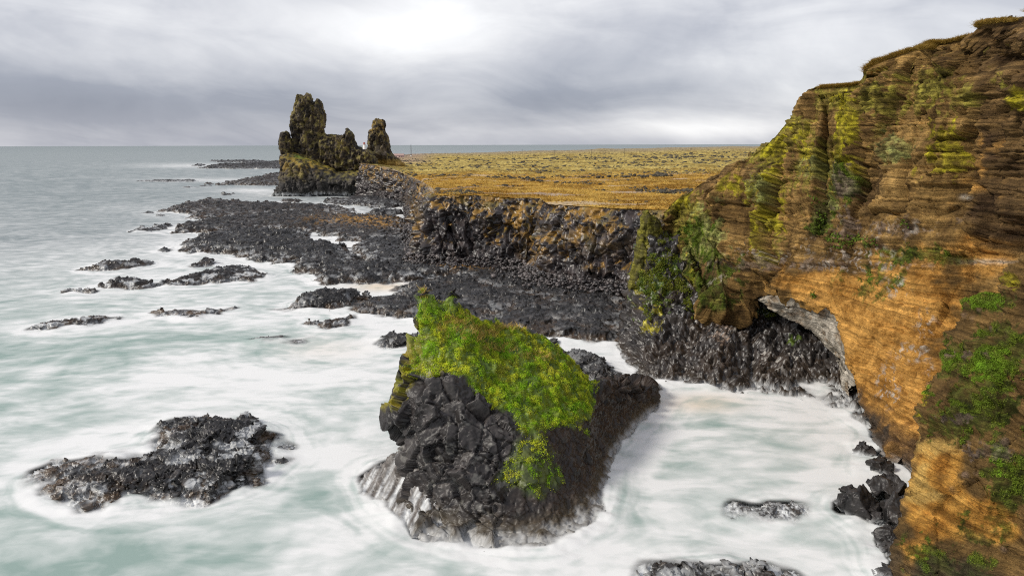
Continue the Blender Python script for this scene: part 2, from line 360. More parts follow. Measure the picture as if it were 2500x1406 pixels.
Z5 = lambda s: [(x / 2.5, 420 + y / 2.5) for x, y in s]       # outlines measured in two enlarged views
Z6 = lambda s: [(x / 2.5, 950 + y / 2.5) for x, y in s]
G_REEF = 'black basalt reef rocks standing in the surf'
SHELF = [
  ('upper', [(404,516),(432,504),(480,494),(500,490),(540,490),(592,495),(656,499),(704,501),(772,503),(808,507),(844,511),(866,517),(852,522),(800,520),(740,522),(680,524),(640,529),(580,531),(520,533),(460,535),(480,522),(432,519)], 2.6),
  ('middle', [(420,570),(452,546),(512,542),(568,536),(624,528),(680,524),(752,522),(820,526),(852,527),(985,537),(992,560),(1003,600),(960,592),(900,590),(832,587),(812,578),(760,569),(704,566),(640,562),(600,570),(500,571),(460,569)], 2.6),
  ('front', [(442,614),(460,592),(480,582),(540,570),(640,563),(704,566),(752,572),(760,592),(832,600),(856,620),(880,630),(892,650),(960,650),(1010,655),(1090,662),(1108,676),(1050,680),(980,690),(880,692),(800,692),(766,690),(784,678),(752,672),(724,664),(722,648),(656,642),(616,634),(560,622),(512,618),(470,620)], 2.8),
  ('inner', [(862,605),(885,592),(920,590),(960,588),(1005,595),(1030,645),(960,655),(900,650),(880,624)], 2.8),
]
WIDE = [(842,752),(870,738),(910,728),(958,724),(962,702),(1000,694),(1050,684),(1110,676),(1090,664),(1040,655),(1010,632),(1150,628),(1290,668),(1400,702),(1545,715),(1550,800),(1515,832),(1440,834),(1390,828),(1350,824),(1250,806),(1100,790),(1010,775),(940,770),(880,760)]
def build_shelf():
    # every tongue of the wave-cut platform below the basalt cliff
    for nm, pl, h in SHELF:
        reef('rock_shelf', pl, h, kind='structure', auto=False, algae=0.6, wash=0.45, seed=len(nm) + 20, cell=1.7,
             moss=[(880,535,110,12,1.0),(930,545,60,10,1.0)] if nm == 'middle' else None)
    reef('rock_shelf', WIDE, 1.7, kind='structure', auto=False, algae=0.7, wash=0.3, seed=57, cell=2.0,
         moss=[(1130,645,110,10,0.8),(1060,640,80,10,0.7)])
REEFS = [
  ([(194,660),(214,638),(256,626),(288,628),(340,626),(372,642),(352,650),(312,658),(248,662)], 2.6, 0.5, 0.5, 'low black reef with a ragged crest, left of the long slanting reef'),
  ([(464,650),(472,634),(500,621),(524,630),(532,642),(516,650)], 2.6, 0.3, 0.6, 'small dark hump of rock just behind the long slanting reef'),
  ([(172,712),(224,692),(256,676),(296,666),(340,668),(380,674),(432,664),(480,652),(532,646),(568,639),(616,640),(640,652),(654,668),(616,669),(586,684),(520,691),(448,697),(416,698),(384,698),(340,706),(280,708),(224,712)], 2.6, 0.5, 0.8, 'long slanting black reef with white water running off its left end'),
  ([(74,802),(86,780),(120,774),(168,768),(208,764),(216,754),(240,751),(260,760),(288,760),(290,772),(256,784),(216,798),(168,800),(120,806)], 2.0, 0.9, 0.9, 'brown black reef veiled by surf near the left edge of the picture'),
  ([(368,764),(400,750),(436,744),(460,748),(520,748),(568,752),(536,766),(480,778),(420,770)], 1.4, 1.0, 0.9, 'flat brown topped reef barely above the white water, in mid bay'),
  ([(320,567),(330,550),(360,548),(385,544),(405,550),(400,562),(370,566)], 2.4, 0.1, 0.8, 'pale grey blocky reef beyond the others, off the seaward point of the shelf'),
  ([(656,752),(704,732),(728,712),(768,702),(824,700),(868,698),(896,716),(906,728),(872,738),(848,750),(800,754),(740,756),(688,757)], 3.0, 0.9, 0.4, 'rounded black reef with a brown weed skirt beside the sandy inlet'),
  ([(764,790),(776,772),(800,776),(820,766),(844,768),(872,768),(852,782),(840,796),(800,802)], 1.5, 0.9, 0.8, 'small brown boulders awash in front of the weed skirted reef'),
  ([(928,840),(934,800),(950,790),(1015,786),(1030,842),(960,850)], 3.2, 0.1, 0.3, 'short columnar black rock beside the mossy stack'),
  ([(612,830),(640,820),(680,824),(700,824),(690,836),(640,838)], 0.7, 0.2, 1.0, 'faint low rock almost drowned by foam, left one of a pair'),
  ([(690,834),(712,822),(745,820),(757,825),(735,836)], 0.8, 0.2, 1.0, 'faint low rock almost drowned by foam, right one of a pair'),
  ([(1350,840),(1362,828),(1400,828),(1450,836),(1500,868),(1530,890),(1550,930),(1500,936),(1450,932),(1400,895),(1360,860)], 3.2, 0.1, 0.2, 'rough black ledge rising between the mossy stack and the cliff foot'),
  ([(1575,1420),(1590,1362),(1630,1340),(1680,1343),(1740,1354),(1800,1346),(1840,1333),(1880,1350),(1902,1378),(1918,1410),(1900,1445),(1760,1465),(1600,1455)], 1.9, 0.3, 0.5, 'wet dark rock cut off by the bottom edge of the picture'),
  ([(1785,1252),(1800,1210),(1840,1216),(1890,1212),(1950,1215),(1964,1232),(1900,1254),(1840,1264)], 1.0, 0.1, 0.9, 'smooth dark rock half sunk in the white cove'),
  (Z5([(1140,95),(1170,88),(1230,88),(1240,97)]), 1.2, 0.0, 0.9, 'thin low rock far out in the surf left of the castle stack'),
  (Z5([(1345,137),(1360,126),(1400,124),(1412,134)]), 2.2, 0.0, 0.5, 'small lone black rock offshore from the castle stack'),
  (Z5([(1210,84),(1225,78),(1250,77),(1260,83)]), 1.8, 0.0, 0.6, 'tiny dark rock above the thin low rock offshore'),
  (Z5([(870,250),(890,240),(935,238),(945,247)]), 1.6, 0.0, 0.8, 'small wave washed rock seaward of the upper shelf tongue'),
  (Z5([(955,266),(975,254),(1000,253),(1005,263)]), 1.8, 0.0, 0.6, 'small peaked rock at the tip of the upper shelf tongue'),
  (Z5([(985,475),(1005,464),(1025,466),(1035,474)]), 1.4, 0.0, 0.6, 'small round rock seaward of the front shelf tongue'),
  (Z5([(1285,74),(1340,60),(1400,46),(1560,41),(1620,26),(1740,15),(1740,82),(1640,87),(1450,78),(1350,80)]), 3.6, 0.5, 0.4, 'flat black skerry running out from the seaward foot of the castle stack'),
  ([(490,411),(510,402),(560,398),(620,396),(660,393),(700,394),(700,412),(560,413)], 4.0, 0.1, 0.3, 'broad dark skerry farther out behind the castle stack'),
  ([(515,394),(530,391),(600,390),(655,392),(665,396),(600,397),(540,397)], 2.5, 0.0, 0.4, 'thin outermost skerry under the horizon beyond the broad dark skerry'),
  ([(474,405),(484,400),(494,404),(490,407)], 3.0, 0.0, 0.5, 'small knob of rock off the tip of the broad dark skerry'),
  ([(345,442),(400,440),(480,441),(478,444),(400,444),(350,444)], 1.4, 0.0, 0.9, 'line of drowned rocks far out on the left in a foam streak'),
  ([(680,490),(700,482),(732,484),(740,490),(728,494),(696,494)], 1.5, 0.4, 0.5, 'small flat rock just under the seaward wall of the castle stack'),
  ([(784,494),(800,481),(840,477),(920,474),(1000,482),(1030,505),(920,510),(880,503),(800,499)], 3.4, 0.2, 0.4, 'dark rock apron below the castle stack on the landward side'),
  ([(898,524),(930,506),(990,506),(995,524),(930,528)], 4.0, 0.1, 0.3, 'dark tilted slab by the corner of the basalt cliff'),
  (Z6([(1665,330),(1700,312),(1740,318),(1750,340),(1730,362),(1680,362)]), 1.0, 0.1, 0.9, 'small wet boulder off the right end of the big near reef'),
  (Z6([(1640,415),(1680,392),(1740,405),(1745,440),(1690,462),(1645,450)]), 0.9, 0.1, 0.9, 'wet boulder nearest the camera off the right end of the big near reef'),
  (Z6([(645,385),(680,355),(735,352),(740,375),(690,392)]), 0.9, 0.4, 0.7, 'small brown boulder in the foam behind the big near reef'),
]
def build_reefs():
    for k, (pl, h, al, ws, lb) in enumerate(REEFS):
        reef('reef_rock', pl, h, label=lb, group=G_REEF, algae=al, wash=ws, seed=k + 3, cell=1.2 if h > 1.5 else 0.8)
    big = Z6([(185,540),(210,490),(360,420),(480,430),(560,410),(700,405),(850,410),(935,390),(935,310),(1000,200),(1040,165),(1130,170),(1240,175),(1360,185),(1500,190),(1580,240),(1610,260),(1650,290),(1640,350),(1610,400),(1600,500),(1560,570),(1400,640),(1250,660),(1150,640),(1000,640),(850,650),(700,690),(500,690),(410,680),(310,650),(300,590),(200,560)])
    reef('reef_rock', big, 0.65, rim=-0.3, hr=3.1, label='large near reef, brown and awash on its left, tall and black on its right', group=G_REEF, algae=0.95, wash=0.75, seed=71, cell=0.95, auto=False)

# ------------------------------------------------------------------ solid shapes from a control net (u, v, distance)
def shell(net, n, m, back, drop):
    net = np.array(net, float); A = net if abs(net[0, 0, 0]) < 500 and net[0, 0, 2] < 50 else atY(net[..., 0], net[..., 1], net[..., 2])
    Fp = catmull(catmull(A, n).transpose(1, 0, 2), m).transpose(1, 0, 2)
    B = Fp + np.array([back[0], back[1], 0]); B[..., 2] -= drop * np.maximum(Fp[..., 2] + 2, 0)
    V = np.concatenate([Fp.reshape(-1, 3), B.reshape(-1, 3)]); o = n * m
    F = [gridfaces(n, m), gridfaces(n, m, o)[:, ::-1]]
    i = np.arange(n - 1); j = np.arange(m - 1)
    F.append(np.stack([i * m, (i + 1) * m, (i + 1) * m + o, i * m + o], 1))
    F.append(np.stack([i * m + m - 1, i * m + m - 1 + o, (i + 1) * m + m - 1 + o, (i + 1) * m + m - 1], 1))
    F.append(np.stack([j, j + o, j + 1 + o, j + 1], 1)); e = (n - 1) * m
    F.append(np.stack([e + j, e + j + 1, e + j + 1 + o, e + j + o], 1))
    return V, np.concatenate(F)
def joinm(*ms):
    V, F, k = [], [], 0
    for v, f in ms: V.append(v); F.append(f + k); k += len(v)
    return np.concatenate(V), np.concatenate(F)
def rcol(p, seed=0):
    return np.clip(0.5 + fbm(p, 3, seed), 0, 1)

def prisms(P, N, ax, size, rng):
    """six-sided broken columns, sunk into the surface they stand on"""
    n = len(P); A = N * 0.55 + ax * 0.9 + rng.normal(0, 0.16, (n, 3)); A /= np.linalg.norm(A, axis=1)[:, None]
    X = np.cross(A, np.array([0.2, 0.1, 1.0]) + rng.normal(0, 0.3, (n, 3))); X /= np.linalg.norm(X, axis=1)[:, None]; Y = np.cross(A, X)
    t = np.arange(6) / 6 * 6.2832 + rng.random((n, 1)) * 1.0 + rng.normal(0, 0.16, (n, 6)); r = size[:, None] * (0.8 + 0.4 * rng.random((n, 6)))
    ring = (np.cos(t) * r)[..., None] * X[:, None] * (0.8 + 0.7 * rng.random((n, 1, 1))) + (np.sin(t) * r)[..., None] * Y[:, None]
    top = (size * (0.0 + 0.7 * rng.random(n)))[:, None] + (ring * (X * rng.normal(0, 0.45, (n, 1)) + Y * rng.normal(0, 0.45, (n, 1)))[:, None]).sum(2)
    c = P[:, None]; lo = c + ring * 1.1 - A[:, None] * (size * 1.3)[:, None, None]; hi = c + ring * 0.88 + A[:, None] * top[..., None]
    V = np.concatenate([lo, hi], 1).reshape(-1, 3); k = np.arange(6); F = [np.stack([k, (k + 1) % 6, (k + 1) % 6 + 6, k + 6], 1), np.array([[6, 7, 8, 9], [6, 9, 10, 11]])]
    F = (np.concatenate(F)[None] + np.arange(n)[:, None, None] * 12).reshape(-1, 4); return V, F, None
# scattered leaves / blades: many small faces with their own colour
def leaves(P, N, size, per, rng, cols, lift=0.6, flat=0.5):
    n = len(P); k = per
    c = np.repeat(P, k, 0) + rng.normal(0, 1, (n * k, 3)) * size * 0.55 + np.repeat(N, k, 0) * (rng.random((n * k, 1)) * size * lift * 2)
    nn = np.repeat(N, k, 0) * flat + rng.normal(0, 0.6, (n * k, 3)) + np.array([0, 0, 0.3]); nn /= np.linalg.norm(nn, axis=1)[:, None]
    a = np.cross(nn, rng.normal(0, 1, (n * k, 3))); a /= np.maximum(np.linalg.norm(a, axis=1), 1e-6)[:, None]; b = np.cross(nn, a)
    s = size * (0.35 + 0.5 * rng.random((n * k, 1)))
    V = np.stack([c - a * s, c - b * s * 0.6, c + a * s, c + b * s * 0.6], 1).reshape(-1, 3)
    F = np.arange(n * k * 4).reshape(-1, 4)
    cc = np.repeat(cols, k, 0) * (0.6 + 0.8 * rng.random((n * k, 1)))
    return V, F, np.repeat(cc, 4, 0)
def blades(P, rng, h, wdt, per, cols, lean=0.5):
    n = len(P); k = per; c = np.repeat(P, k, 0) + rng.normal(0, 1, (n * k, 3)) * h * 0.35 * np.array([1, 1, 0.1])
    up = np.stack([rng.normal(0, lean, n * k), rng.normal(0, lean, n * k), np.ones(n * k)], 1) * h * (0.5 + 0.7 * rng.random((n * k, 1)))
    a = rng.normal(0, 1, (n * k, 3)) * np.array([1, 1, 0]); a /= np.maximum(np.linalg.norm(a, axis=1), 1e-6)[:, None]; a *= wdt
    V = np.stack([c - a, c + a, c + up + a * 0.15, c + up - a * 0.15], 1).reshape(-1, 3)
    return V, np.arange(n * k * 4).reshape(-1, 4), np.repeat(np.repeat(cols, k, 0) * (0.6 + 0.8 * rng.random((n * k, 1))), 4, 0)
def sample(V, F, wt, n, rng):
    """random points on faces, weighted by area times a per-vertex weight"""
    A = np.linalg.norm(np.cross(V[F[:, 2]] - V[F[:, 0]], V[F[:, 3]] - V[F[:, 1]]), axis=1) * 0.5
    p = A * wt[F].mean(1); p = p / p.sum(); f = rng.choice(len(F), n, p=p)
    s, t = rng.random((n, 1)), rng.random((n, 1)); q = V[F[f]]
    return (q[:, 0] * (1 - s) + q[:, 1] * s) * (1 - t) + (q[:, 3] * (1 - s) + q[:, 2] * s) * t, f

# ------------------------------------------------------------------ the mossy stack in front
def facet_noise(P, cell, seed, amp, tilt=0.5, crack=0.5, cw=0.16):
    """blocky jointed rock: every Voronoi cell gets its own offset and its own tilted face"""
    f1, f2, idv, off = worley(P / cell, seed)
    a = idv * 37.7; dirs = np.stack([np.cos(a), np.sin(a), np.cos(a * 1.7)], 1)
    return amp * ((idv - 0.5) + tilt * (off * dirs).sum(1)) - crack * (1 - sstep(0, cw, f2 - f1)), idv
STACK_NET = [
 [(1032,712,71),(1022,800,70),(972,890,69.5),(955,980,68.5),(937,1030,67),(985,1075,66.5),(992,1180,64),(1000,1250,61.2),(1000,1292)],
 [(1048,728,71),(1055,800,69.5),(1050,880,67.5),(1035,960,65.5),(1025,1040,64),(1028,1120,63),(1035,1210,61.4),(1042,1270,59.8),(1045,1312)],
 [(1072,742,71.3),(1090,805,69.8),(1092,890,67.2),(1082,970,65),(1078,1050,63.2),(1080,1135,62),(1088,1220,60.5),(1094,1285,58.8),(1096,1326)],
 [(1104,722,71.7),(1132,810,70),(1137,900,67),(1130,980,64.5),(1130,1060,62.5),(1130,1150,61),(1140,1230,59.7),(1148,1298,58),(1152,1337)],
 [(1150,765,73),(1190,850,71),(1215,940,67.5),(1218,1010,64.5),(1220,1090,62),(1225,1170,60.5),(1235,1250,59),(1242,1310,57.2),(1246,1346)],
 [(1230,795,75),(1270,870,72.5),(1300,960,68.5),(1310,1050,64.5),(1310,1110,62.5),(1315,1190,60.8),(1322,1260,59.1),(1330,1312,57.2),(1335,1347)],
 [(1306,812,77),(1348,884,74.5),(1370,960,71),(1375,1030,67.8),(1378,1100,65.4),(1384,1170,63.2),(1394,1230,61.4),(1405,1275,59.7),(1414,1308)],
 [(1360,846,78.5),(1402,890,77),(1428,950,75),(1438,1010,72.2),(1440,1070,69.9),(1443,1130,67.7),(1450,1180,65.8),(1463,1220,63.9),(1478,1252)],
 [(1434,938,80),(1456,946,79.3),(1466,965,78.5),(1470,1000,77.5),(1472,1035,76.2),(1475,1070,74.7),(1479,1098,73.6),(1484,1122,72.6),(1490,1146)],
 [(1512,924,86),(1525,940,85.5),(1532,962,85),(1535,985,84.3),(1535,1008,83.2),(1533,1030,82),(1530,1048,81),(1527,1062,80),(1524,1078)],
 [(1578,938,91),(1590,952,90.8),(1596,965,90.6),(1600,975,90.4),(1602,982,90.2),(1603,988,90.1),(1604,993,90),(1605,998,89.8),(1606,1003)],
]
def stack_points():
    A = []
    for c in STACK_NET:
        p = [atY(*q) for q in c[:-1]] + [atZ(c[-1][0], c[-1][1], 0.0)]
        b = p[-1].copy(); b += np.array([0.4 * np.sign(c[-1][0] - 1250), -1.1, -3.2]); A.append(p + [b])
    return np.array(A)
APRON_NET = [
 [(850,1192,69.5),(850,1225,67),(845,1262,64.5),(840,1300,62)],
 [(900,1158,68.8),(900,1200,66.5),(905,1250,63.5),(900,1300,60.5)],
 [(950,1118,68),(960,1170,65.8),(960,1235,62.7),(955,1310,59)],
 [(1010,1062,67.5),(1015,1130,65.2),(1020,1220,61.8),(1030,1330,57.5)],
 [(1060,1040,67),(1065,1120,64.8),(1070,1220,61.3),(1080,1340,57)],
]
MOSSP = [(1026,700),(1060,722),(1112,708),(1112,738),(1150,760),(1232,790),(1312,796),(1390,850),(1450,930),(1440,1020),(1415,1048),(1380,1030),(1330,1062),(1290,1052),(1235,1005),(1180,965),(1140,918),(1075,900),(1040,915),(1000,905),(1000,870),(1020,800)]
MOSSQ = [(1238,1140),(1262,1090),(1300,1088),(1335,1120),(1362,1168),(1320,1200),(1290,1212),(1262,1190),(1232,1160)]
def horn(a, b, r0, r1):
    a, b = atY(*a), atY(*b); n = 10; ts = np.linspace(0, 1, 8); ph = np.arange(n) / n * 6.2832; V = []
    for t in ts: V.append(a + (b - a) * t + (r0 + (r1 - r0) * t) * np.stack([np.cos(ph) * 0.8, np.sin(ph), 0 * ph], 1))
    V = np.concatenate(V + [np.array([a, b])]); k = np.arange(n); F = [np.stack([k + i * n, (k + 1) % n + i * n, (k + 1) % n + i * n + n, k + i * n + n], 1) for i in range(7)]
    c0, c1 = len(V) - 2, len(V) - 1; F.append(np.stack([(k + 1) % n, k, c0 + 0 * k, c0 + 0 * k], 1)); F.append(np.stack([k + 7 * n, (k + 1) % n + 7 * n, c1 + 0 * k, c1 + 0 * k], 1))
    return V, np.concatenate(F)
def build_stack():
    root = bpy.data.objects.new('sea_stack', None); C.collection.objects.link(root); root.location = tuple(atY(1240, 1250, 66)); root.location.z = 0
    bpy.context.view_layer.update()
    tag(root, 'dark rock stack with a bright green plant covered slope rising from the white cove', 'sea stack')
    V, F = joinm(shell(stack_points(), 90, 60, (1.5, 9.0), 0.55), horn((1050,778,71.2), (1029,696,71.3), 1.8, 0.08), horn((1100,765,72.2), (1107,706,71.9), 1.5, 0.12))
    V, F = remesh(V, F, 0.11)
    N = vnormals(V, F, 4); u, v = proj(V)
    front = N @ np.array([0, -1, 0.3]) > -0.25
    rg = 22 * fbm(V * 0.45, 3, 70)
    moss = pmask(u, v, MOSSP, 10, rg) * front
    moss2 = pmask(u, v, MOSSQ, 22, rg * 1.6) * front
    blocky = (1 - moss) * (1 - sstep(1195, 1330, u + 40 * fbm(V * 0.3, 2, 3)) * sstep(960, 1000, v) * 0.85)
    Q = V @ np.array([[1, 0.15, 0.3], [-0.1, 1, 0.2], [-0.35, 0, 0.8]])
    M1 = [[1, 0.1, 0.5], [0, 1, 0.3], [-0.5, 0, 0.85]]; D1, id1 = planes(V + 0.15 * np.stack([perlin(V * 0.6, 1), perlin(V * 0.6, 2), perlin(V * 0.6, 3)], 1), N, 2.4, 5, 0.30, 0.40, M1, 1.1, 0.30, 0.04)
    D2, id2 = planes(V, N, 1.1, 8, 0.26, 0.12, M1, 0.35, 0.12, 0.05)
    D3, id3 = planes(V, N, 0.5, 9, 0.2, 0.02, M1, 0.08, 0.03, 0.06)
    d1, _ = facet_noise(Q + 0.35 * np.stack([perlin(V * 0.6, 1), perlin(V * 0.6, 2), perlin(V * 0.6, 3)], 1), 2.6, 5, 0.55, 1.2, 0.30, 0.05)
    kk = sstep(-0.15, 0.15, fbm(V * 0.3, 2, 11)); d1 = D1; d2 = D2 * (0.25 + 0.6 * kk) + 0.4 * D3
    D = blocky * (d1 + d2) + (1 - blocky) * (0.35 * fbm(V * 0.5, 4, 12) + 0.22 * fbm(V * 1.7, 3, 14)) + 0.05 * fbm(V * 3.0, 2, 15)
    D += moss * (0.45 * fbm(V * 0.35, 3, 21) + 0.16 * fbm(V * 1.2, 3, 22))
    # small ragged horns on the crest
    D = np.clip(D, -1.2, 1.2)
    V2 = V + N * D[:, None]
    tone = np.clip(0.15 + 0.5 * id1 * id1 + 0.3 * id2 + 0.5 * fbm(V * 0.4, 3, 33) + 0.3 * fbm(V * 1.5, 3, 34), 0, 1)
    col = lerp((0.014, 0.012, 0.012), (0.072, 0.063, 0.060), tone ** 1.4)
    brown = (1 - blocky) * (1 - moss)
    col = lerp(col, lerp((0.012, 0.008, 0.006), (0.044, 0.027, 0.017), np.clip(0.5 + fbm(V * 0.8, 4, 35), 0, 1)), np.clip(brown + sstep(1430, 1480, u), 0, 1) * 0.9)
    spots = sstep(0.33, 0.5, fbm(V * 0.9, 3, 38)) * blocky * (v > 1030); col = lerp(col, (0.30, 0.29, 0.26), spots * 0.3)
    lich = pmask(u, v, [(948,1000),(968,900),(1000,850),(1012,890),(1004,930),(985,1000),(965,1010)], 8, 16 * fbm(V * 0.5, 3, 60)) * sstep(-0.15, 0.1, fbm(V * 0.7, 3, 61))
    lich = np.maximum(lich, pmask(u, v, [(985,860),(1012,790),(1032,780),(1040,880),(1085,900),(1060,925),(1010,905)], 8, 20 * fbm(V * 0.6, 3, 62)) * 0.9)
    col = lerp(col, lerp((0.26, 0.20, 0.012), (0.20, 0.21, 0.02), rcol(V * 0.6, 63)), np.clip(lich, 0, 1) * 0.95)
    soil = lerp((0.06, 0.11, 0.010), (0.18, 0.24, 0.02), rcol(V * 0.8, 64))
    col = lerp(col, soil, np.clip(moss * 0.95 + moss2 * 0.4, 0, 1) * (1 - 0.7 * lich))
    alg = (1 - sstep(0.3, 2.2, V2[:, 2] + 0.6 * fbm(V * 0.5, 3, 66))) * 0.75; col = lerp(col, (0.085, 0.065, 0.038), alg)
    st = fbm(V2 * np.array([1.0, 1.0, 0.22]), 3, 81)
    foam = np.maximum(0.9 * (1 - sstep(-0.5, 0.3, V2[:, 2])), 0.45 * (1 - sstep(0.0, 1.0, V2[:, 2] - 0.4 * st)))
    raster(V2)
    W0 = np.array(root.location)
    obj('rock', V2 - W0, F, STACKM, root, col, foam=foam)
    # sloping ledge at the seaward foot, washed by the swell
    Va, Fa = remesh(*shell(APRON_NET, 40, 40, (0.5, 6), 0.55), 0.17); Na = vnormals(Va, Fa)
    ridge = fbm(Va * np.array([0.9, 0.25, 0.35]), 4, 90, ridge=True)
    dd, ida = facet_noise(Va * np.array([1, .5, .8]), 1.4, 92, 0.35, 0.5, 0.25)
    Va2 = Va + Na * (0.40 * ridge + dd)[:, None]
    ua, va_ = proj(Va2)
    sl = fbm(np.stack([ua * 0.075 + va_ * 0.040, va_ * 0.006, ua * 0], 1), 4, 95, 0.6)
    fo = np.clip(sstep(1090, 1260, va_ + 130 * sl) * (0.36 + 0.8 * sl) + sstep(1240, 1320, va_) * 0.4, 0, 0.8)
    ca = lerp((0.05, 0.042, 0.038), (0.15, 0.13, 0.115), np.clip(0.4 + ridge * 0.5 + 0.4 * ida, 0, 1))
    raster(Va2)
    obj('ledge', Va2 - W0, Fa, STACKM, root, ca, foam=fo)
    rng = np.random.default_rng(5)
    # the plant cover: leafy clumps on the slope, sparser on the lower patch
    N2 = vnormals(V2, F); clump = sstep(-0.40, 0.05, fbm(V * 0.75, 4, 50, 0.65))
    wt = np.maximum(moss * (1 - 0.75 * lich) * (0.06 + 0.94 * clump), moss2 * 0.5 * sstep(-0.1, 0.25, fbm(V * 1.1, 3, 52)))
    wt = wt * (0.25 + 0.75 * sstep(728, 765, v + 10 * fbm(V * 0.8, 2, 59))); P, f = sample(V2, F, wt, 120000, rng); PN = N2[F[f, 0]]
    k = fbm(P * 0.35, 3, 55); k2 = fbm(P * 1.3, 2, 56)
    cols = lerp((0.22, 0.42, 0.014), (0.56, 0.60, 0.035), np.clip(0.5 + k + 0.6 * k2, 0, 1))
    cols = lerp(cols, (0.42, 0.30, 0.08), sstep(0.25, 0.5, fbm(P * 0.6, 3, 57)) * 0.35)
    cl3 = fbm(P * 1.1, 3, 58); P = P + PN * (0.16 * cl3)[:, None]
    a, b, c = leaves(P, PN, 0.075, 3, rng, cols * (0.55 + 0.9 * sstep(-0.4, 0.4, cl3 + 0.3 * rng.normal(0, 1, len(P))))[:, None], 0.4, 1.0)
    obj('plant_cover', a - W0, b, LEAF, root, c)
    # dry orange grass along the crest
    u2, v2 = proj(V2)
    gm = np.zeros(len(V))
    for g in [(1120,790,30,22),(1085,800,16,30),(1165,815,45,18),(1255,800,60,10),(1310,803,30,8),(1215,850,50,10),(1035,712,8,14),(1310,870,50,9)]: gm = np.maximum(gm, blob(u2, v2, g))
    P, f = sample(V2, F, np.where(gm > 0.25, gm, 0) * front + 1e-9, 420, rng)
    cg = lerp((0.50, 0.33, 0.07), (0.66, 0.48, 0.16), rng.random(len(P)))
    a, b, c = blades(P, rng, 0.42, 0.025, 7, cg, 0.8); obj('dry_grass', a - W0, b, LEAF, root, c)

# ------------------------------------------------------------------ the great tuff headland on the right
TUFF_NET = [
 [(1612,515,130),(1620,560,128),(1632,600,125),(1645,640,120),(1665,690,116)],
 [(1690,455,127),(1690,540,124),(1698,620,119),(1706,690,114),(1722,752,110)],
 [(1745,424,124),(1752,520,121),(1765,610,117),(1780,690,112),(1795,756,109)],
 [(1850,362,118),(1840,460,116),(1840,560,113),(1845,650,109),(1850,722,106)],
 [(1918,288,115),(1915,400,112),(1915,530,108),(1925,640,104),(1955,738,101)],
 [(1978,208,112),(1985,340,108),(1985,500,104),(1995,640,100),(2020,762,96.4)],
 [(2090,190,107),(2085,330,103),(2078,500,99),(2072,680,95),(2064,842,90.6)],
 [(2110,150,104),(2150,330,98),(2160,520,94),(2150,750,88),(2094,985,84.2)],
 [(2220,106,98),(2250,300,92),(2260,520,88),(2240,780,82),(2150,1110,75)],
 [(2368,70,90),(2370,300,86),(2370,540,83),(2330,800,78),(2195,1190,69)],
 [(2395,38,87),(2450,300,81),(2455,560,78),(2430,800,74),(2270,1300,64)],
 [(2510,26,80),(2550,300,75),(2550,560,73),(2550,800,70),(2420,1400,60)],
 [(2700,0,66),(2760,300,62),(2760,600,60),(2760,900,58),(2700,1500,52)],
 [(3150,-60,56),(3200,300,52),(3200,600,50),(3200,900,48),(3150,1650,44)],
 [(3900,-120,46),(3900,300,43),(3900,600,41),(3900,900,39),(3900,1900,36)],
]
BASE_NET = [
 [(1560,600,126),(1540,690,123),(1530,750,121),(1518,800,119.5),(1512,860,117.5),(1500,890,115)],
 [(1600,585,124),(1592,670,120),(1585,740,116),(1575,820,111),(1585,940,100),(1580,985,96)],
 [(1680,600,124),(1684,690,119),(1688,760,113),(1692,850,106),(1700,955,97.5),(1700,1000,94)],
 [(1790,640,118),(1795,720,116.5),(1800,785,112),(1815,880,103),(1840,972,95),(1845,1015,92)],
 [(1900,660,115.5),(1905,735,113),(1920,810,109),(1935,900,101.2),(1952,992,92),(1955,1040,89)],
 [(2020,700,113),(2030,790,108.2),(2050,870,101.5),(2065,950,94),(2085,1024,86.5),(2085,1075,83)],
 [(2160,760,107.5),(2165,850,102.5),(2170,930,96.5),(2180,1000,90),(2190,1060,84.5),(2190,1110,81)],
 [(2300,780,98),(2300,860,94),(2300,940,90),(2300,1010,85),(2300,1080,81),(2300,1130,78)],
]
PALE_NET = [
 [(1872,722,106.6),(1858,732,107.2),(1852,734,107.6)],
 [(1900,722,104.2),(1908,750,105.2),(1915,772,106.4)],
 [(1962,725,101.6),(1975,768,102.6),(1985,805,104.0)],
 [(2036,750,97.6),(2022,812,99.5),(2024,850,101.5)],
 [(2080,832,92.2),(2060,875,94.5),(2056,896,97.0)],
 [(2108,935,88.0),(2078,955,90.0),(2074,975,92.0)],
]
BUTT_NET = [
 [(2352,735,66),(2300,880,64),(2245,990,61.5),(2235,1090,59.5),(2212,1200,57),(2172,1410,51),(2150,1520,48)],
 [(2400,722,64),(2375,870,61),(2335,1000,58.5),(2318,1100,56.5),(2308,1220,54),(2288,1410,50),(2285,1530,47.5)],
 [(2440,716,63),(2440,850,59),(2420,1000,56),(2410,1110,54),(2400,1240,52),(2390,1420,49),(2390,1540,46.5)],
 [(2462,648,63),(2500,850,57.5),(2500,1000,54.5),(2500,1120,52.5),(2500,1250,50.5),(2500,1420,47.5),(2500,1560,45)],
 [(2600,600,58),(2620,850,54),(2620,1000,51),(2620,1150,49),(2620,1300,47),(2620,1440,45),(2620,1580,43)],
 [(2700,570,55),(2700,850,51.5),(2700,1000,49),(2700,1150,47),(2700,1300,45),(2700,1440,43),(2700,1590,41)],
 [(2800,560,52),(2800,850,49),(2800,1000,47),(2800,1150,45),(2800,1300,43),(2800,1440,41),(2800,1600,39)],
 [(3400,560,46),(3400,850,43),(3400,1000,41),(3400,1150,39),(3400,1300,37),(3400,1500,35),(3400,1750,33)],
]
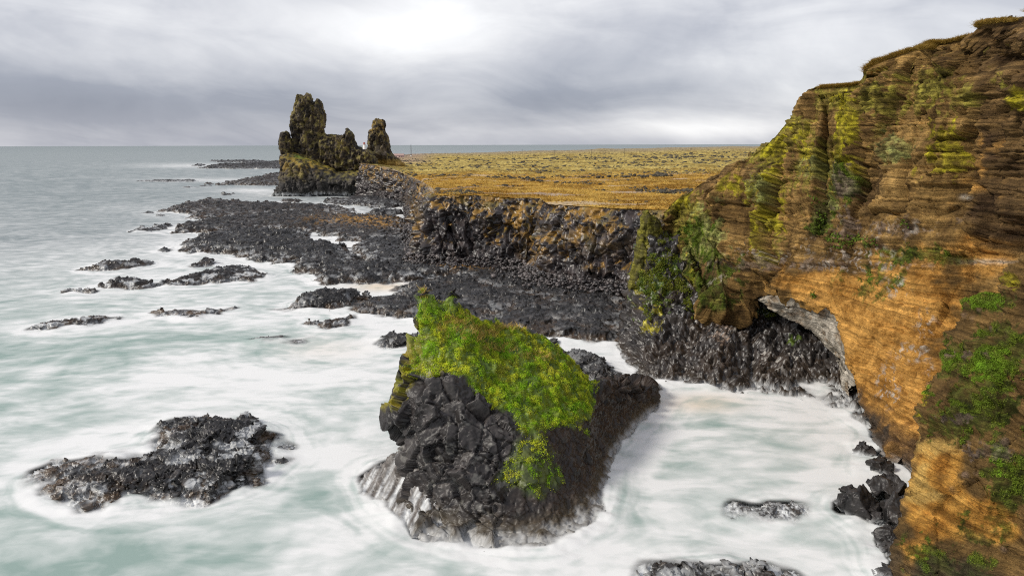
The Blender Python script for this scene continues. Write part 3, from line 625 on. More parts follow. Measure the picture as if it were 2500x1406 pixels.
SPIRE_NET = [
 [(1572,520,126.5),(1556,560,125.5),(1548,610,124.3),(1540,660,123),(1532,700,122)],
 [(1580,516,126),(1570,560,124.6),(1562,610,123),(1552,660,121.8),(1546,705,120.8)],
 [(1590,518,126),(1588,560,124.8),(1580,610,123),(1566,655,121.8),(1558,705,120.8)],
 [(1602,528,126.8),(1608,565,126),(1600,610,124.8),(1580,655,123),(1566,700,121.8)],
]
OL = np.array([0.27, 0.235, 0.040]); YEL = np.array([0.46, 0.40, 0.024]); LGR = np.array([0.27, 0.28, 0.09]); GRN = np.array([0.085, 0.13, 0.016]); PINK = np.array([0.34, 0.25, 0.19]); WHITE = np.array([0.55, 0.52, 0.46])
def tuff_colour(V, u, v, seed=0):
    k1 = fbm(V * 0.12, 4, 100 + seed); k2 = fbm(V * 0.5, 3, 101 + seed)
    up = lerp((0.150, 0.088, 0.030), (0.44, 0.270, 0.090), np.clip(0.5 + k1 + 0.5 * k2, 0, 1))
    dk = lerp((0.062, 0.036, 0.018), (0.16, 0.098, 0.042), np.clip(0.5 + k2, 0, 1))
    orr = lerp((0.30, 0.140, 0.028), (0.62, 0.330, 0.085), np.clip(0.5 + k1 * 0.9 + 0.5 * k2 + 0.5 * fbm(V * 1.4, 4, 103, 0.65), 0, 1))
    o = np.zeros(len(V))
    for b in [(1990,690,140,45,.8),(2100,760,130,110,1),(2220,760,150,140,1),(2150,900,110,160,1),(2230,960,90,200,1),(2200,1120,80,100,1),(2380,640,120,90,.6),(1920,655,120,30,.5),(2380,430,140,120,.35)]:
        o = np.maximum(o, b[4] * blob(u, v, b))
    return up, dk, orr, o, k1, k2
def paint(col, u, v, V, zones, seed, thr=0.0, soft=0.07, blk=0.0):
    for i, (zc, zl) in enumerate(zones):
        sd = seed + 7 * i
        n = 0.8 * fbm(V * np.array([0.22, 0.22, 0.26]), 3, sd, 0.6) + 0.55 * fbm(V * np.array([1.0, 1.0, 0.8]), 5, sd + 3, 0.72) + 0.35 * fbm(V * np.array([1.2, 1.2, 0.25]), 3, sd + 5) + 0.75 * blk
        m = np.zeros(len(V))
        for b in zl: m = np.maximum(m, b[4] * np.exp(-(((u - b[0]) / b[2] / 1.2) ** 2 + ((v - b[1]) / b[3] / 1.2) ** 2)))
        a = sstep(0.44 - soft, 0.44 + soft, m + n * 0.6 - thr - 0.05) * sstep(0.03, 0.15, m)
        tone = np.clip(0.8 + 1.0 * fbm(V * 1.3, 4, sd + 9, 0.65), 0.3, 1.6)
        col = lerp(col, np.asarray(zc) * tone[:, None], np.clip(a * (0.75 + 0.5 * fbm(V * 0.5, 3, sd + 11)), 0, 0.92))
    return col
def k_small(V, seed): return 0.25 * fbm(V * 0.8, 2, seed + 40)
def strata_disp(V, seed=0, dip=(0.03, 0.06)):
    z = V[:, 2] + dip[0] * V[:, 0] + dip[1] * (V[:, 1] - 90) + 0.9 * fbm(V * 0.08, 3, 200 + seed) + 0.22 * fbm(V * 0.5, 3, 201 + seed)
    def lay(fx, fz, k, sd): return np.tanh(k * perlin(np.stack([V[:, 0] * fx, V[:, 1] * fx, z * fz], 1), sd + seed))
    m = 0.6 + 0.8 * np.clip(0.5 + fbm(V * 0.15, 3, 215 + seed), 0, 1)
    crk = sstep(0.40, 0.49, fbm(V * np.array([0.45, 0.45, 0.07]) + 0.4 * np.stack([perlin(V * 0.6, 5), perlin(V * 0.6, 6), 0 * z], 1), 1, 218 + seed, ridge=True))
    return m * (0.42 * lay(0.04, 0.8, 6, 210) + 0.36 * lay(0.06, 2.0, 7, 211) + 0.24 * lay(0.10, 4.4, 6, 212)) - 0.55 * crk * np.clip(0.3 + 2 * perlin(V * 0.13, 219), 0, 1), z
def moss_tufts(V, F, N, col, n, rng, root, W0):
    g = sstep(0.008, 0.05, col[:, 1] - col[:, 0] * 0.97) * (N @ np.array([-0.4, -0.9, 0.3]) > -0.2)
    P, f = sample(V, F, g + 1e-9, n, rng); c = col[F[f, 0]] * np.array([1.35, 1.5, 1.0]) + np.array([0.01, 0.02, 0])
    a, b, cc = leaves(P - 0.02 * N[F[f, 0]], N[F[f, 0]], 0.085, 3, rng, c, 0.7, 0.8); obj('moss', a - W0, b, LEAF, root, cc)
def crest(u): return np.interp(u, [a[0][0] for a in TUFF_NET], [a[0][1] for a in TUFF_NET])
def build_headland():
    root = bpy.data.objects.new('cliff', None); C.collection.objects.link(root); root.location = (55, 100, 0); tag(root, 'layered brown and orange rock headland arching over a black basalt cove', kind='structure')
    bpy.context.view_layer.update(); W0 = np.array([55.0, 100, 0])
    # ---- tuff
    V, F = remesh(*shell(TUFF_NET, 120, 80, (14, 22), 0.35), 0.18); N = vnormals(V, F, 4); u, v = proj(V)
    sdp, zz = strata_disp(V)
    wv = np.stack([perlin(V * 0.15, 1), perlin(V * 0.15, 2), perlin(V * 0.15, 3)], 1)
    blk, idb = planes(V + 0.8 * wv, N, 8.0, 220, 0.22, 0.75, np.diag([1, 1, 0.38]), 2.2, 1.0, 0.04)
    blk2, idc = planes(V + 0.3 * wv, N, 3.0, 221, 0.16, 0.22, np.diag([1, 1, 0.55]), 0.7, 0.45, 0.06)
    orz = np.clip(blob(u, v, (2180, 860, 200, 260)) * 1.4 + blob(u, v, (2000, 680, 150, 60)), 0, 1)
    fold = fbm(V * 0.16, 4, 225, ridge=True)
    D = sdp * (0.62 - 0.30 * orz) + (blk + blk2 * 0.8) * (1 - 0.85 * orz) + 0.5 * fold * (1 - 0.3 * orz) + 0.16 * fbm(V * 0.9, 4, 226, 0.6) + 0.10 * np.maximum(0, fbm(V * 2.2, 2, 227))
    for b in [(2490,592,62,42,-7.5),(2215,430,9,70,-2.2),(2228,380,12,40,-1.2),(2110,470,50,40,-1.6),(2030,560,60,30,-1.2),(1965,610,40,30,-.8),(2000,300,18,90,-1.0),(2395,200,10,160,-0.9),
              (2355,640,7,90,-1.0),(2110,170,7,60,-1.2),(1990,250,14,60,-0.9),(1900,560,16,60,-.7),(2235,780,8,70,-.5),(2280,800,20,26,-.9),(2170,820,14,50,-.5),(2300,420,12,120,-.6),
              (2040,640,90,10,.7),(2290,690,110,12,.5),(2160,590,120,9,.8),(1760,720,60,30,.8)]:
        D += b[4] * blob(u, v, b)
    D = D * (0.25 + 0.75 * sstep(-5, 55, v - crest(u))) ; D = np.where((v < crest(u) + 25) & (u > 1500), np.clip(D, -0.6, 0.5), D)
    f1, f2, nid, _ = worley(V * np.array([0.7, 0.7, 0.9]), 230); nest = sstep(0.72, 0.8, nid) * (1 - sstep(0.25, 0.5, f1))
    nz = np.zeros(len(V))
    for b in [(2165,940,34,60,1),(2190,700,40,30,.8),(2255,790,30,40,1),(2230,860,70,30,.8),(2100,620,120,25,.7),(1850,620,110,25,.6),(1960,600,60,50,.5),(2200,560,160,30,.6),(2100,650,200,18,.7),(1760,690,80,14,.6),(2270,920,20,60,.6),(2090,970,10,30,.9)]: nz = np.maximum(nz, b[4] * blob(u, v, b))
    nest = nest * sstep(0.25, 0.6, nz + 0.25 * fbm(V * 0.3, 2, 231))
    D += nest * 0.30
    V2 = V + N * D[:, None]; u, v = proj(V2); N2 = vnormals(V2, F)
    up, dk, orr, o, k1, k2 = tuff_colour(V, u, v)
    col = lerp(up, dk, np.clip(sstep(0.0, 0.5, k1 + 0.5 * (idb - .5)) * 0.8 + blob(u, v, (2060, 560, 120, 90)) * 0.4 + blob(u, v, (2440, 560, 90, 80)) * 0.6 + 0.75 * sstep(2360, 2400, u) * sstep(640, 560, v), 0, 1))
    col = lerp(col, orr, sstep(0.25, 0.6, o + 0.28 * k2 + 0.2 * k1))
    lay = perlin(np.stack([V[:, 0] * 0.03, V[:, 1] * 0.03, zz * 1.5], 1), 240); col = col * (1 + 0.42 * lay * (1 - 0.5 * o))[:, None]
    lay2 = perlin(np.stack([V[:, 0] * 0.06, V[:, 1] * 0.06, zz * 4.2], 1), 241); col = col * (1 + 0.25 * lay2)[:, None]
    col = paint(col, u, v, V, [
        (OL, [(1680,520,50,60,1),(1720,560,50,60,.8),(2180,230,110,60,.8),(2280,230,120,60,.7),(1900,330,70,70,1),(2000,380,70,90,.9),(1870,520,40,80,.8),(2030,250,60,50,.7),(1960,440,70,60,.7),(2440,180,60,60,.5)]),
        (YEL, [(2065,310,25,60,1.1),(1880,510,26,60,1.0),(1840,570,14,40,.8),(2310,370,55,60,.9),(1950,370,60,50,.7),(1800,470,30,40,.6),(2050,380,35,40,.7),(2480,245,30,26,1.0),(1660,500,40,25,.7),(1690,640,14,50,.6)]),
        (LGR, [(1740,590,50,60,.9),(1700,590,26,60,.7),(2195,355,36,30,.9),(2020,505,26,30,1.0),(1850,490,30,50,.5),(2000,430,40,60,.6),(1660,660,26,40,.6)]),
        (GRN, [(1750,640,45,40,.7),(1720,700,60,35,.9),(2060,450,50,40,.7),(2000,540,30,26,.8),(2230,620,120,18,.8),(2130,680,60,40,.6),(1690,570,40,40,.6),(2100,600,80,14,.6)]),
        (PINK * 0.62, [(2060,470,40,60,.5),(2180,560,90,22,.7),(2250,540,80,16,.6),(1850,640,120,14,.5),(2040,640,120,14,.5)])], 300, blk=(idc - 0.5) + 0.6 * (idb - 0.5))
    stain = sstep(0.05, 0.40, fbm(V * np.array([0.45, 0.45, 0.035]), 4, 340, 0.62)) * sstep(0.35, -0.2, o - 0.3); col = lerp(col, col * np.array([0.42, 0.40, 0.42]), stain * 0.75)
    fur = sstep(0.5, 0.8, N2[:, 2]) * sstep(40, 15, v - crest(u)) * (u > 1990)
    col = lerp(col, lerp((0.15, 0.085, 0.02), (0.26, 0.16, 0.035), rcol(V * 0.5, 310)), fur * 0.8)
    col = lerp(col, lerp(PINK * 0.9, WHITE * 0.9, rcol(V, 320)), nest * 0.7)
    guano = sstep(0.22, 0.34, fbm(V * np.array([1.6, 1.6, 1.1]), 4, 330)) * sstep(0.25, 0.7, nz); col = lerp(col, lerp(PINK, WHITE, rcol(V * 2, 331)), guano * 0.75)
    wl = blob(u, v, (2420, 640, 50, 6)) + 0.8 * blob(u, v, (2355, 482, 12, 6)); col = lerp(col, WHITE, np.clip(wl * (0.7 + fbm(V * 1.2, 2, 3)), 0, .9))
    low = 1 - sstep(1.0, 5.0, V2[:, 2] + 1.2 * k2); col = lerp(col, (0.055, 0.045, 0.038), low * 0.85)
    raster(V2)
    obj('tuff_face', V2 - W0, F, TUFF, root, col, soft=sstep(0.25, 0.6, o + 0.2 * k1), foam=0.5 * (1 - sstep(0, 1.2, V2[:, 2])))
    rng = np.random.default_rng(8)
    P, f = sample(V2, F, np.where((N2[:, 2] > 0.45) & (v < crest(u) + 20) & (u > 2000) & (u < 2700), 1.0, 1e-9), 7000, rng)
    cg = lerp((0.30, 0.18, 0.035), (0.52, 0.34, 0.09), rng.random(len(P))); a, b, c = blades(P - np.array([0, 0, 0.1]), rng, 0.36, 0.035, 7, cg, 1.1); obj('grass_fringe', a - W0, b, LEAF, root, c)
    gz = np.zeros(len(V))
    for b in [(2035,580,16,12),(2050,595,14,10),(2090,585,14,10),(2125,590,18,8),(2000,530,10,30),(1985,490,8,14),(1985,720,8,6),(1680,560,14,16),(2210,545,8,5)]: gz = np.maximum(gz, blob(u, v, b))
    P, f = sample(V2, F, np.where(gz > 0.3, gz, 0) + 1e-9, 1100, rng); ca, cb, cc = leaves(P, N2[F[f, 0]], 0.26, 5, rng, lerp((0.05, 0.13, 0.012), (0.12, 0.20, 0.02), rng.random(len(P))))
    obj('ledge_plants', ca - W0, cb, LEAF, root, cc)
    moss_tufts(V2, F, N2, col, 26000, rng, root, W0)
    # ---- dark columnar base
    V, F = remesh(*shell(BASE_NET, 80, 60, (4, 14), 0.0), 0.22); N = vnormals(V, F, 4); u, v = proj(V)
    q = V * np.array([1, 1, 0.30]); q = q + 0.35 * np.stack([perlin(V * 0.5, 1), perlin(V * 0.5, 2), 0 * u], 1)
    d1, id1 = planes(V + 0.3 * np.stack([perlin(V * 0.5, 1), perlin(V * 0.5, 2), 0 * u], 1), N, 1.5, 400, 0.25, 0.24, np.diag([1, 1, 0.45]), 0.7, 0.26, 0.07); d2, id2 = planes(V, N, 0.75, 401, 0.35, 0.12, np.diag([1, 1, 0.6]), 0.35, 0.08, 0.07)
    D = d1 + d2 + 0.9 * fbm(V * 0.14, 4, 402) + 0.25 * fbm(V * 0.6, 3, 403)
    for b in [(2010,880,40,40,-1.6),(1990,930,60,26,-1.2),(1838,800,8,140,-1.3),(2050,930,24,36,-1.2),(1930,850,30,60,.6),(1770,850,50,60,.6),(1660,880,40,60,-.8)]: D += b[4] * blob(u, v, b)
    V2 = V + N * D[:, None]; u, v = proj(V2); N2 = vnormals(V2, F)
    tone = np.clip(0.2 + 0.35 * id1 + 0.15 * id2 + 0.5 * fbm(V * 0.3, 3, 404), 0, 1); col = lerp((0.012, 0.010, 0.010), (0.066, 0.056, 0.050), tone)
    col = lerp(col, (0.055, 0.036, 0.022), sstep(0.0, 0.4, fbm(V * 0.22, 3, 405)) * 0.5)
    col = paint(col, u, v, V, [(GRN * 1.1, [(1600,690,60,70,.8),(1860,760,50,16,.7),(1940,820,16,14,.7)]), (YEL * .9, [(1560,680,22,60,.7),(1590,760,30,50,.4)]), (PINK * 0.8, [(1770,790,34,22,.6),(1745,825,30,20,.6),(1780,700,40,20,.4)])], 420, 0.08)
    gu = sstep(0.3, 0.45, fbm(V * np.array([1.6, 1.6, 0.6]), 3, 430)); gz = np.clip(blob(u, v, (1780, 950, 40, 14)) + 0.7 * blob(u, v, (1900, 880, 90, 50)) + 0.6 * blob(u, v, (1780, 790, 60, 40)), 0, 1); col = lerp(col, (0.5, 0.47, 0.43), gu * sstep(0.2, 0.6, gz) * 0.8)
    alg = 1 - sstep(0.3, 2.4, V2[:, 2] + fbm(V * 0.4, 3, 432)); col = lerp(col, (0.05, 0.036, 0.024), alg * 0.7)
    raster(V2); st = fbm(V2 * np.array([1, 1, 0.2]), 3, 433)
    obj('basalt_base', V2 - W0, F, BASALT, root, col, foam=0.7 * (1 - sstep(-0.4, 0.7, V2[:, 2] - 0.3 * st)))
    gz = np.zeros(len(V))
    for b in [(1600,690,50,60,.75),(1580,740,30,50,.5),(1665,700,22,22,1),(1680,740,14,16,1),(1640,650,20,30,.8),(1860,765,30,10,.9),(1700,760,12,14,.9),(1640,560,30,30,.6),(1610,640,26,50,.9)]: gz = np.maximum(gz, b[4] * blob(u, v, b))
    gz = gz * sstep(-0.2, 0.25, fbm(V * 0.6, 3, 440)) * (N2 @ np.array([0.0, -1, 0.2]) > -0.1)
    P, f = sample(V2, F, np.where(gz > 0.25, gz, 0) + 1e-9, 4200, rng); ca, cb, cc = leaves(P, N2[F[f, 0]], 0.22, 5, rng, lerp((0.07, 0.14, 0.015), (0.19, 0.20, 0.025), np.clip(0.5 + fbm(P * 0.4, 3, 441) + 0.2 * rng.normal(0, 1, len(P)), 0, 1)))
    obj('ledge_plants', ca - W0, cb, LEAF, root, cc)
    # ---- leaning lichen slab
    V, F = remesh(*shell(SPIRE_NET, 30, 40, (1.5, 3.0), 0.05), 0.18); N = vnormals(V, F, 4)
    d1, id1 = facet_noise(V * np.array([1, 1, .6]), 1.3, 450, 0.5, 0.6, 0.18); V2 = V + N * (d1 + 0.4 * fbm(V * 0.4, 3, 451))[:, None]
    col = lerp(lerp((0.12, 0.11, 0.03), (0.24, 0.22, 0.03), rcol(V * 0.4, 452)), (0.06, 0.05, 0.03), sstep(0.05, 0.4, fbm(V * 0.6, 3, 453)) * 0.7)
    obj('lichen_slab', V2 - W0, F, TUFF, root, col)
    # ---- pale underside of the arch
    V, F = remesh(*shell(PALE_NET, 60, 30, (1.0, 4.0), 0.0), 0.2); N = vnormals(V, F, 4)
    d1, id1 = facet_noise(V * np.array([.7, .7, .7]), 1.8, 460, 0.5, 0.6, 0.12, 0.06); V2 = V + N * (d1 + 0.3 * fbm(V * 0.5, 3, 461) + 0.12 * fbm(V * 1.6, 3, 462))[:, None]
    col = lerp((0.17, 0.145, 0.11), (0.62, 0.56, 0.47), np.clip(0.55 + 0.8 * fbm(V * 0.6, 4, 463), 0, 1)); col = lerp(col, (0.28, 0.15, 0.05), sstep(0.25, 0.5, fbm(V * 0.4, 3, 464)) * 0.4)
    obj('pale_underside', V2 - W0, F, TUFF, root, col)
    # ---- near buttress
    V, F = remesh(*shell(BUTT_NET, 90, 70, (9, 10), 0.15), 0.13); N = vnormals(V, F, 4); u, v = proj(V)
    sdp, zz = strata_disp(V, 7, (0.16, -0.05)); blk, idb = facet_noise(V * np.array([1, 1, .6]), 5.0, 500, 0.5, 0.6, 0.3, 0.025)
    D = 0.45 * sdp + blk + 0.6 * fbm(V * 0.2, 4, 501) + 0.14 * fbm(V * 1.1, 4, 502, 0.6)
    for b in [(2400,790,60,35,-1.3),(2390,700,40,18,1.0),(2300,1010,70,14,.7),(2300,1050,90,20,-.4),(2445,960,8,70,-.5),(2420,1030,8,50,-.4)]: D += b[4] * blob(u, v, b)
    f1, f2, nid, _ = worley(V * 1.1, 510); nest = sstep(0.55, 0.62, nid) * (1 - sstep(0.2, 0.5, f1)); nz = np.zeros(len(V))
    for b in [(2300,1015,60,16,1),(2430,1080,60,36,1),(2350,870,50,20,1),(2400,770,60,26,1),(2420,800,30,20,1),(2360,1160,60,16,.8),(2440,1330,40,40,.8),(2320,1370,30,26,.9),(2480,900,30,60,.7),(2340,1200,30,30,.7),(2490,1250,20,30,.8)]: nz = np.maximum(nz, b[4] * blob(u, v, b))
    nest = nest * sstep(0.25, 0.6, nz); D += 0.28 * nest
    V2 = V + N * D[:, None]; u, v = proj(V2); N2 = vnormals(V2, F)
    k1 = fbm(V * 0.2, 4, 520); k2 = fbm(V * 0.7, 3, 521)
    col = lerp((0.10, 0.060, 0.022), (0.20, 0.12, 0.042), np.clip(0.5 + k1 + 0.6 * k2, 0, 1))
    o = np.zeros(len(V))
    for b in [(2290,1120,70,50,1),(2300,1240,80,90,1),(2260,1220,50,120,1),(2400,1260,80,60,.8),(2230,1350,50,60,.6),(2450,1300,60,30,.8)]: o = np.maximum(o, b[4] * blob(u, v, b))
    col = lerp(col, lerp((0.28, 0.125, 0.022), (0.60, 0.32, 0.07), np.clip(0.5 + k1 + 0.6 * k2, 0, 1)), sstep(0.25, 0.65, o + 0.25 * k2))
    yl = np.clip(blob(u, v, (2290, 1090, 70, 26)) + blob(u, v, (2245, 1180, 26, 60)) + blob(u, v, (2270, 1210, 60, 14)), 0, 1); col = lerp(col, (0.50, 0.33, 0.10), sstep(0.3, 0.8, yl + 0.4 * k2) * 0.8)
    lay = perlin(np.stack([V[:, 0] * 0.05, V[:, 1] * 0.05, zz * 2.2], 1), 530); col = col * (1 + 0.35 * lay)[:, None]
    col = paint(col, u, v, V, [(GRN * 0.75, [(2400,1000,110,90,.85),(2450,850,90,70,.9),(2390,740,60,26,1.2),(2310,890,40,40,1),(2460,1180,60,120,.9),(2260,1370,60,40,1),(2380,1380,60,40,.7),(2340,1300,60,60,.6)]),
        (np.array([0.11, 0.19, 0.018]), [(2310,870,30,30,.8),(2420,900,70,40,.7),(2390,730,50,16,.9),(2440,1130,40,90,.6),(2250,1380,40,26,.7),(2260,960,24,20,.6)]),
        (YEL * 0.8, [(2475,690,20,26,.9),(2250,1000,20,30,.6)]), (PINK * 0.55, [(2440,1090,60,36,.6),(2350,865,50,18,.6),(2310,1020,60,12,.6)])], 540)
    col = lerp(col, (0.20, 0.135, 0.095), nest * 0.75)
    low = 1 - sstep(0.5, 3.0, V2[:, 2] + k2); col = lerp(col, (0.06, 0.048, 0.035), low * 0.7)
    raster(V2); obj('near_buttress', V2 - W0, F, TUFF, root, col, soft=0.7 + 0 * u, foam=0 * u)
    moss_tufts(V2, F, N2, col, 40000, rng, root, W0)

# ------------------------------------------------------------------ blocks of rock
_t = (1 + 5 ** .5) / 2
ICO = np.array([[-1,_t,0],[1,_t,0],[-1,-_t,0],[1,-_t,0],[0,-1,_t],[0,1,_t],[0,-1,-_t],[0,1,-_t],[_t,0,-1],[_t,0,1],[-_t,0,-1],[-_t,0,1]]) / math.hypot(1, _t)
ICF = np.array([[0,11,5],[0,5,1],[0,1,7],[0,7,10],[0,10,11],[1,5,9],[5,11,4],[11,10,2],[10,7,6],[7,1,8],[3,9,4],[3,4,2],[3,2,6],[3,6,8],[3,8,9],[4,9,5],[2,4,11],[6,2,10],[8,6,7],[9,8,1]])
def rocks(P, size, rng, sq=(1, 1, 0.75)):
    n = len(P); s = size[:, None, None] * np.array(sq) * (0.7 + 0.6 * rng.random((n, 1, 3)))
    V = ICO[None] * (0.7 + 0.5 * rng.random((n, 12, 1))) * s
    a = rng.random(n) * 6.28; c, t = np.cos(a)[:, None], np.sin(a)[:, None]
    V = np.stack([V[..., 0] * c - V[..., 1] * t, V[..., 0] * t + V[..., 1] * c, V[..., 2]], 2) + P[:, None]
    return V.reshape(-1, 3), (ICF[None] + np.arange(n)[:, None, None] * 12).reshape(-1, 3)
def boulder(u, v, z, size, label, seed, sq=(1, .9, .9)):
    Vb, Fb = rocks(np.zeros((1, 3)), np.array([size]), np.random.default_rng(seed), sq)
    Vb, F4 = remesh(Vb, Fb, size / 18); N = vnormals(Vb, F4); d, idd = planes(Vb / size, N, 0.75, seed, 0.3, 0.06, None, 0.35, 0.03, 0.04)
    V = Vb + N * (d * size + 0.06 * size * fbm(Vb / size * 4, 3, seed))[:, None]; loc = atZ(u, v, z)
    st = fbm(V * np.array([1, 1, .3]), 3, seed)
    zc = V[:, 2] + loc[2]
    o = obj('boulder', V, F4, STACKM, None, lerp((0.012, 0.011, 0.011), (0.06, 0.053, 0.05), np.clip(0.2 + 0.5 * idd + 0.5 * fbm(V, 3, 7), 0, 1)), foam=np.clip(0.75 * (1 - sstep(-0.2, 0.8, zc - 0.4 * st)), 0, 1))
    o.location = tuple(loc); raster(V + loc); tag(o, label, 'boulder', 'dark boulders piled at the foot of the orange cliff')
BOULDERS = [(2100,1240,0.6,2.1,'pale wet slab with surf draining off it, farthest out into the cove'),
 (2172,1190,1.6,1.7,'black jagged block wedged in the corner where orange cliff meets buttress'),(2185,1250,1.4,1.6,'black angular block in the middle of the pile, right against the buttress'),
 (2140,1268,0.4,1.3,'low dark block at the waterline between the pale slab and the buttress'),(2172,1310,0.6,1.35,'tilted dark slab halfway down the edge of the buttress'),
 (2185,1345,0.4,1.1,'rounded grey block splashed with white below the tilted slab'),(2160,1350,0.0,0.9,'small dark block at the waterline below the tilted slab'),(2165,1402,0.3,0.9,'last dark block of the pile, at the bottom edge of the picture'),
 (2150,1140,0.6,1.5,'grey slab under the foot of the orange leg, at the head of the pile'),(2110,1105,0.2,1.3,'low smooth slab against the dark foot of the orange leg')]
# ------------------------------------------------------------------ basalt sea cliff and the lava plain behind it
EDGE = [((880,398,480),(790,486,445)),((930,406,455),(915,485,432)),((985,424,425),(985,494,408)),((1025,441,340),(1004,512,335)),((1045,453,260),(996,560,250)),
 ((1052,474,209),(996,622,203)),((1100,478,205),(1050,626,199)),((1160,475,206),(1100,638,195)),((1240,483,203),(1200,662,184)),((1318,483,200),(1285,672,187)),((1338,498,181),(1300,704,166)),
 ((1420,503,174),(1400,714,162)),((1500,508,170),(1480,724,159)),((1572,511,166),(1560,732,156)),((1700,512,162),(1700,737,153)),((1900,512,158),(1900,740,150))]
ET = np.array([atY(*a) for a, b in EDGE]); EB = np.array([atY(*b) for a, b in EDGE])
_d = EB[:, :2] - ET[:, :2]; _l = np.linalg.norm(_d, axis=1, keepdims=True); EB[:, :2] = ET[:, :2] + _d * np.minimum(1, 10.0 / _l); EB[:, 2] = np.minimum(EB[:, 2], 2.0)
def resample(A, n):
    d = np.r_[0, np.cumsum(np.linalg.norm(np.diff(ET, axis=0), axis=1))]; wt = np.r_[0, np.cumsum(np.diff(d) / np.interp((d[1:] + d[:-1]) / 2, d, ET[:, 1]))]
    t = np.linspace(0, wt[-1], n); return np.stack([np.interp(t, wt, A[:, k]) for k in range(3)], 1)
def build_cliff():
    n = 1000; T = resample(ET, n); B = resample(EB, n)
    def sm(A):
        k = np.ones(9) / 9
        return np.stack([np.convolve(np.pad(A[:, i], 4, mode='edge'), k, 'valid') for i in range(3)], 1)
    T, B = sm(T), sm(B)
    out = B - T; out[:, 2] = 0; L = np.linalg.norm(out, axis=1, keepdims=True); out /= np.maximum(L, 1e-6)
    tan = np.gradient(T, axis=0); tan[:, 2] = 0; tan /= np.linalg.norm(tan, axis=1, keepdims=True)
    nrm = np.stack([tan[:, 1], -tan[:, 0], 0 * tan[:, 0]], 1); nrm *= np.sign((nrm * np.array([-0.4, -1, 0])).sum(1))[:, None]
    rows = 110; prof = []
    for r in range(rows):
        s = r / (rows - 1)
        if s < 0.06: prof.append(T - nrm * 4.0 * (1 - s / 0.06) + np.array([0, 0, -0.7 * (1 - s / 0.06)]))
        else:
            q = (s - 0.06) / 0.94
            h = np.interp(q, [0, 0.30, 0.86, 1.0], [0, 0.32, 0.66, 1.25]); zf = np.interp(q, [0, 0.30, 0.86, 1.0], [0, 0.26, 0.90, 1.12])
            prof.append(T + (B - T) * np.array([h, h, zf]))
    V = np.array(prof).transpose(1, 0, 2); S = np.tile(np.linspace(0, 1, rows), n); V = V.reshape(-1, 3)
    F = gridfaces(n, rows); NR = np.repeat(nrm, rows, 0)
    q = V * np.array([1, 1, 0.22]); d1, id1 = facet_noise(q + 0.5 * np.stack([perlin(V * 0.3, 1), perlin(V * 0.3, 2), 0 * S], 1), 2.2, 600, 1.3, 0.9, 1.0, 0.10)
    d2, id2 = facet_noise(V * np.array([1, 1, .5]), 1.1, 601, 0.5, 1.0, 0.3, 0.1)
    face = sstep(0.05, 0.12, S); NN = vnormals(V, F); NN *= np.sign((NN * (NR + np.array([0, 0, 0.3]))).sum(1))[:, None]
    d1, id1 = planes(V + 0.5 * np.stack([perlin(V * 0.3, 1), perlin(V * 0.3, 2), 0 * S], 1), NN, 2.4, 600, 0.35, 0.6, np.diag([1, 1, 0.28]), 1.6, 0.9, 0.09); d2, id2 = planes(V, NN, 1.2, 601, 0.35, 0.22, np.diag([1, 1, 0.45]), 0.6, 0.3, 0.1)
    D = face * (d1 * (0.4 + 0.6 * sstep(0.25, 0.45, S)) + d2 + 2.6 * fbm(V * np.array([0.07, 0.07, 0.03]), 3, 602) + 0.9 * fbm(V * 0.22, 3, 603))
    u, v = proj(V)
    for b in [(1380,650,42,60,-2.6),(1290,600,26,110,2.4),(1450,660,14,80,1.5),(1350,560,70,20,-1.4),(1470,540,60,22,1.2),(1195,520,18,40,1.0),(1100,580,8,60,-1.2),(1440,600,60,24,.8)]: D += b[4] * blob(u, v, b)
    D = D * np.clip(10.0 / np.repeat(L[:, 0], rows), 0.3, 1.0)
    V2 = V + NR * D[:, None]; V2[:, 2] += face * 0.9 * fbm(V * 0.35, 3, 604) * (1 - sstep(0.3, 0.5, S))
    u, v = proj(V2); N2 = vnormals(V2, F); N2 *= np.sign((N2 * (NR + np.array([0, 0, 1.0]))).sum(1))[:, None]
    tone = np.clip(0.15 + 0.4 * id1 + 0.2 * id2 + 0.5 * fbm(V * 0.25, 3, 605), 0, 1); col = lerp((0.012, 0.010, 0.010), (0.085, 0.068, 0.066), tone ** 1.3)
    k = fbm(V * 0.16, 4, 606); k2 = fbm(V * 0.7, 3, 607)
    ms = sstep(0.25, 0.75, (1 - sstep(0.10, 0.55, S)) * 0.36 + 0.9 * k + 0.7 * k2 + 0.55 * (N2[:, 2] - 0.3)) * sstep(0.16, 0.05, -0.0 + (S - 0.62) * 1.0)
    for b in [(1280,540,30,30,.9),(1300,600,26,60,.7),(1400,580,80,26,.6),(1480,600,60,26,.5),(1190,510,16,30,.6),(1010,520,20,50,.6),(1000,600,12,60,.4)]: ms = np.maximum(ms, b[4] * blob(u, v, b) * sstep(-0.35, 0.15, k2))
    mc = lerp((0.16, 0.10, 0.022), (0.30, 0.165, 0.028), np.clip(0.5 + k + k2, 0, 1)); mc = lerp(mc, (0.12, 0.115, 0.04), sstep(0.1, 0.4, fbm(V * 0.3, 2, 611)) * 0.6)
    col = lerp(col, mc, np.clip(ms, 0, 1) * 0.9)
    top = 1 - sstep(0.05, 0.075, S + 0.03 * k2); col = lerp(col, lerp((0.24, 0.14, 0.026), (0.36, 0.21, 0.04), np.clip(.5 + k2, 0, 1)), top)
    raster(V2); o = obj('sea_cliff', V2, F, BASALT, None, col, foam=0 * S); tag(o, 'dark columnar basalt cliff with mossy ledges under the plain', kind='structure')
    rng = np.random.default_rng(12)
    # rubble along the foot
    sgn = np.sort(rng.random(2600)); ii = np.clip((sgn * 0.78 * n + 0.17 * n).astype(int), 0, n - 1); spread = np.abs(rng.normal(0, 1, len(ii)))
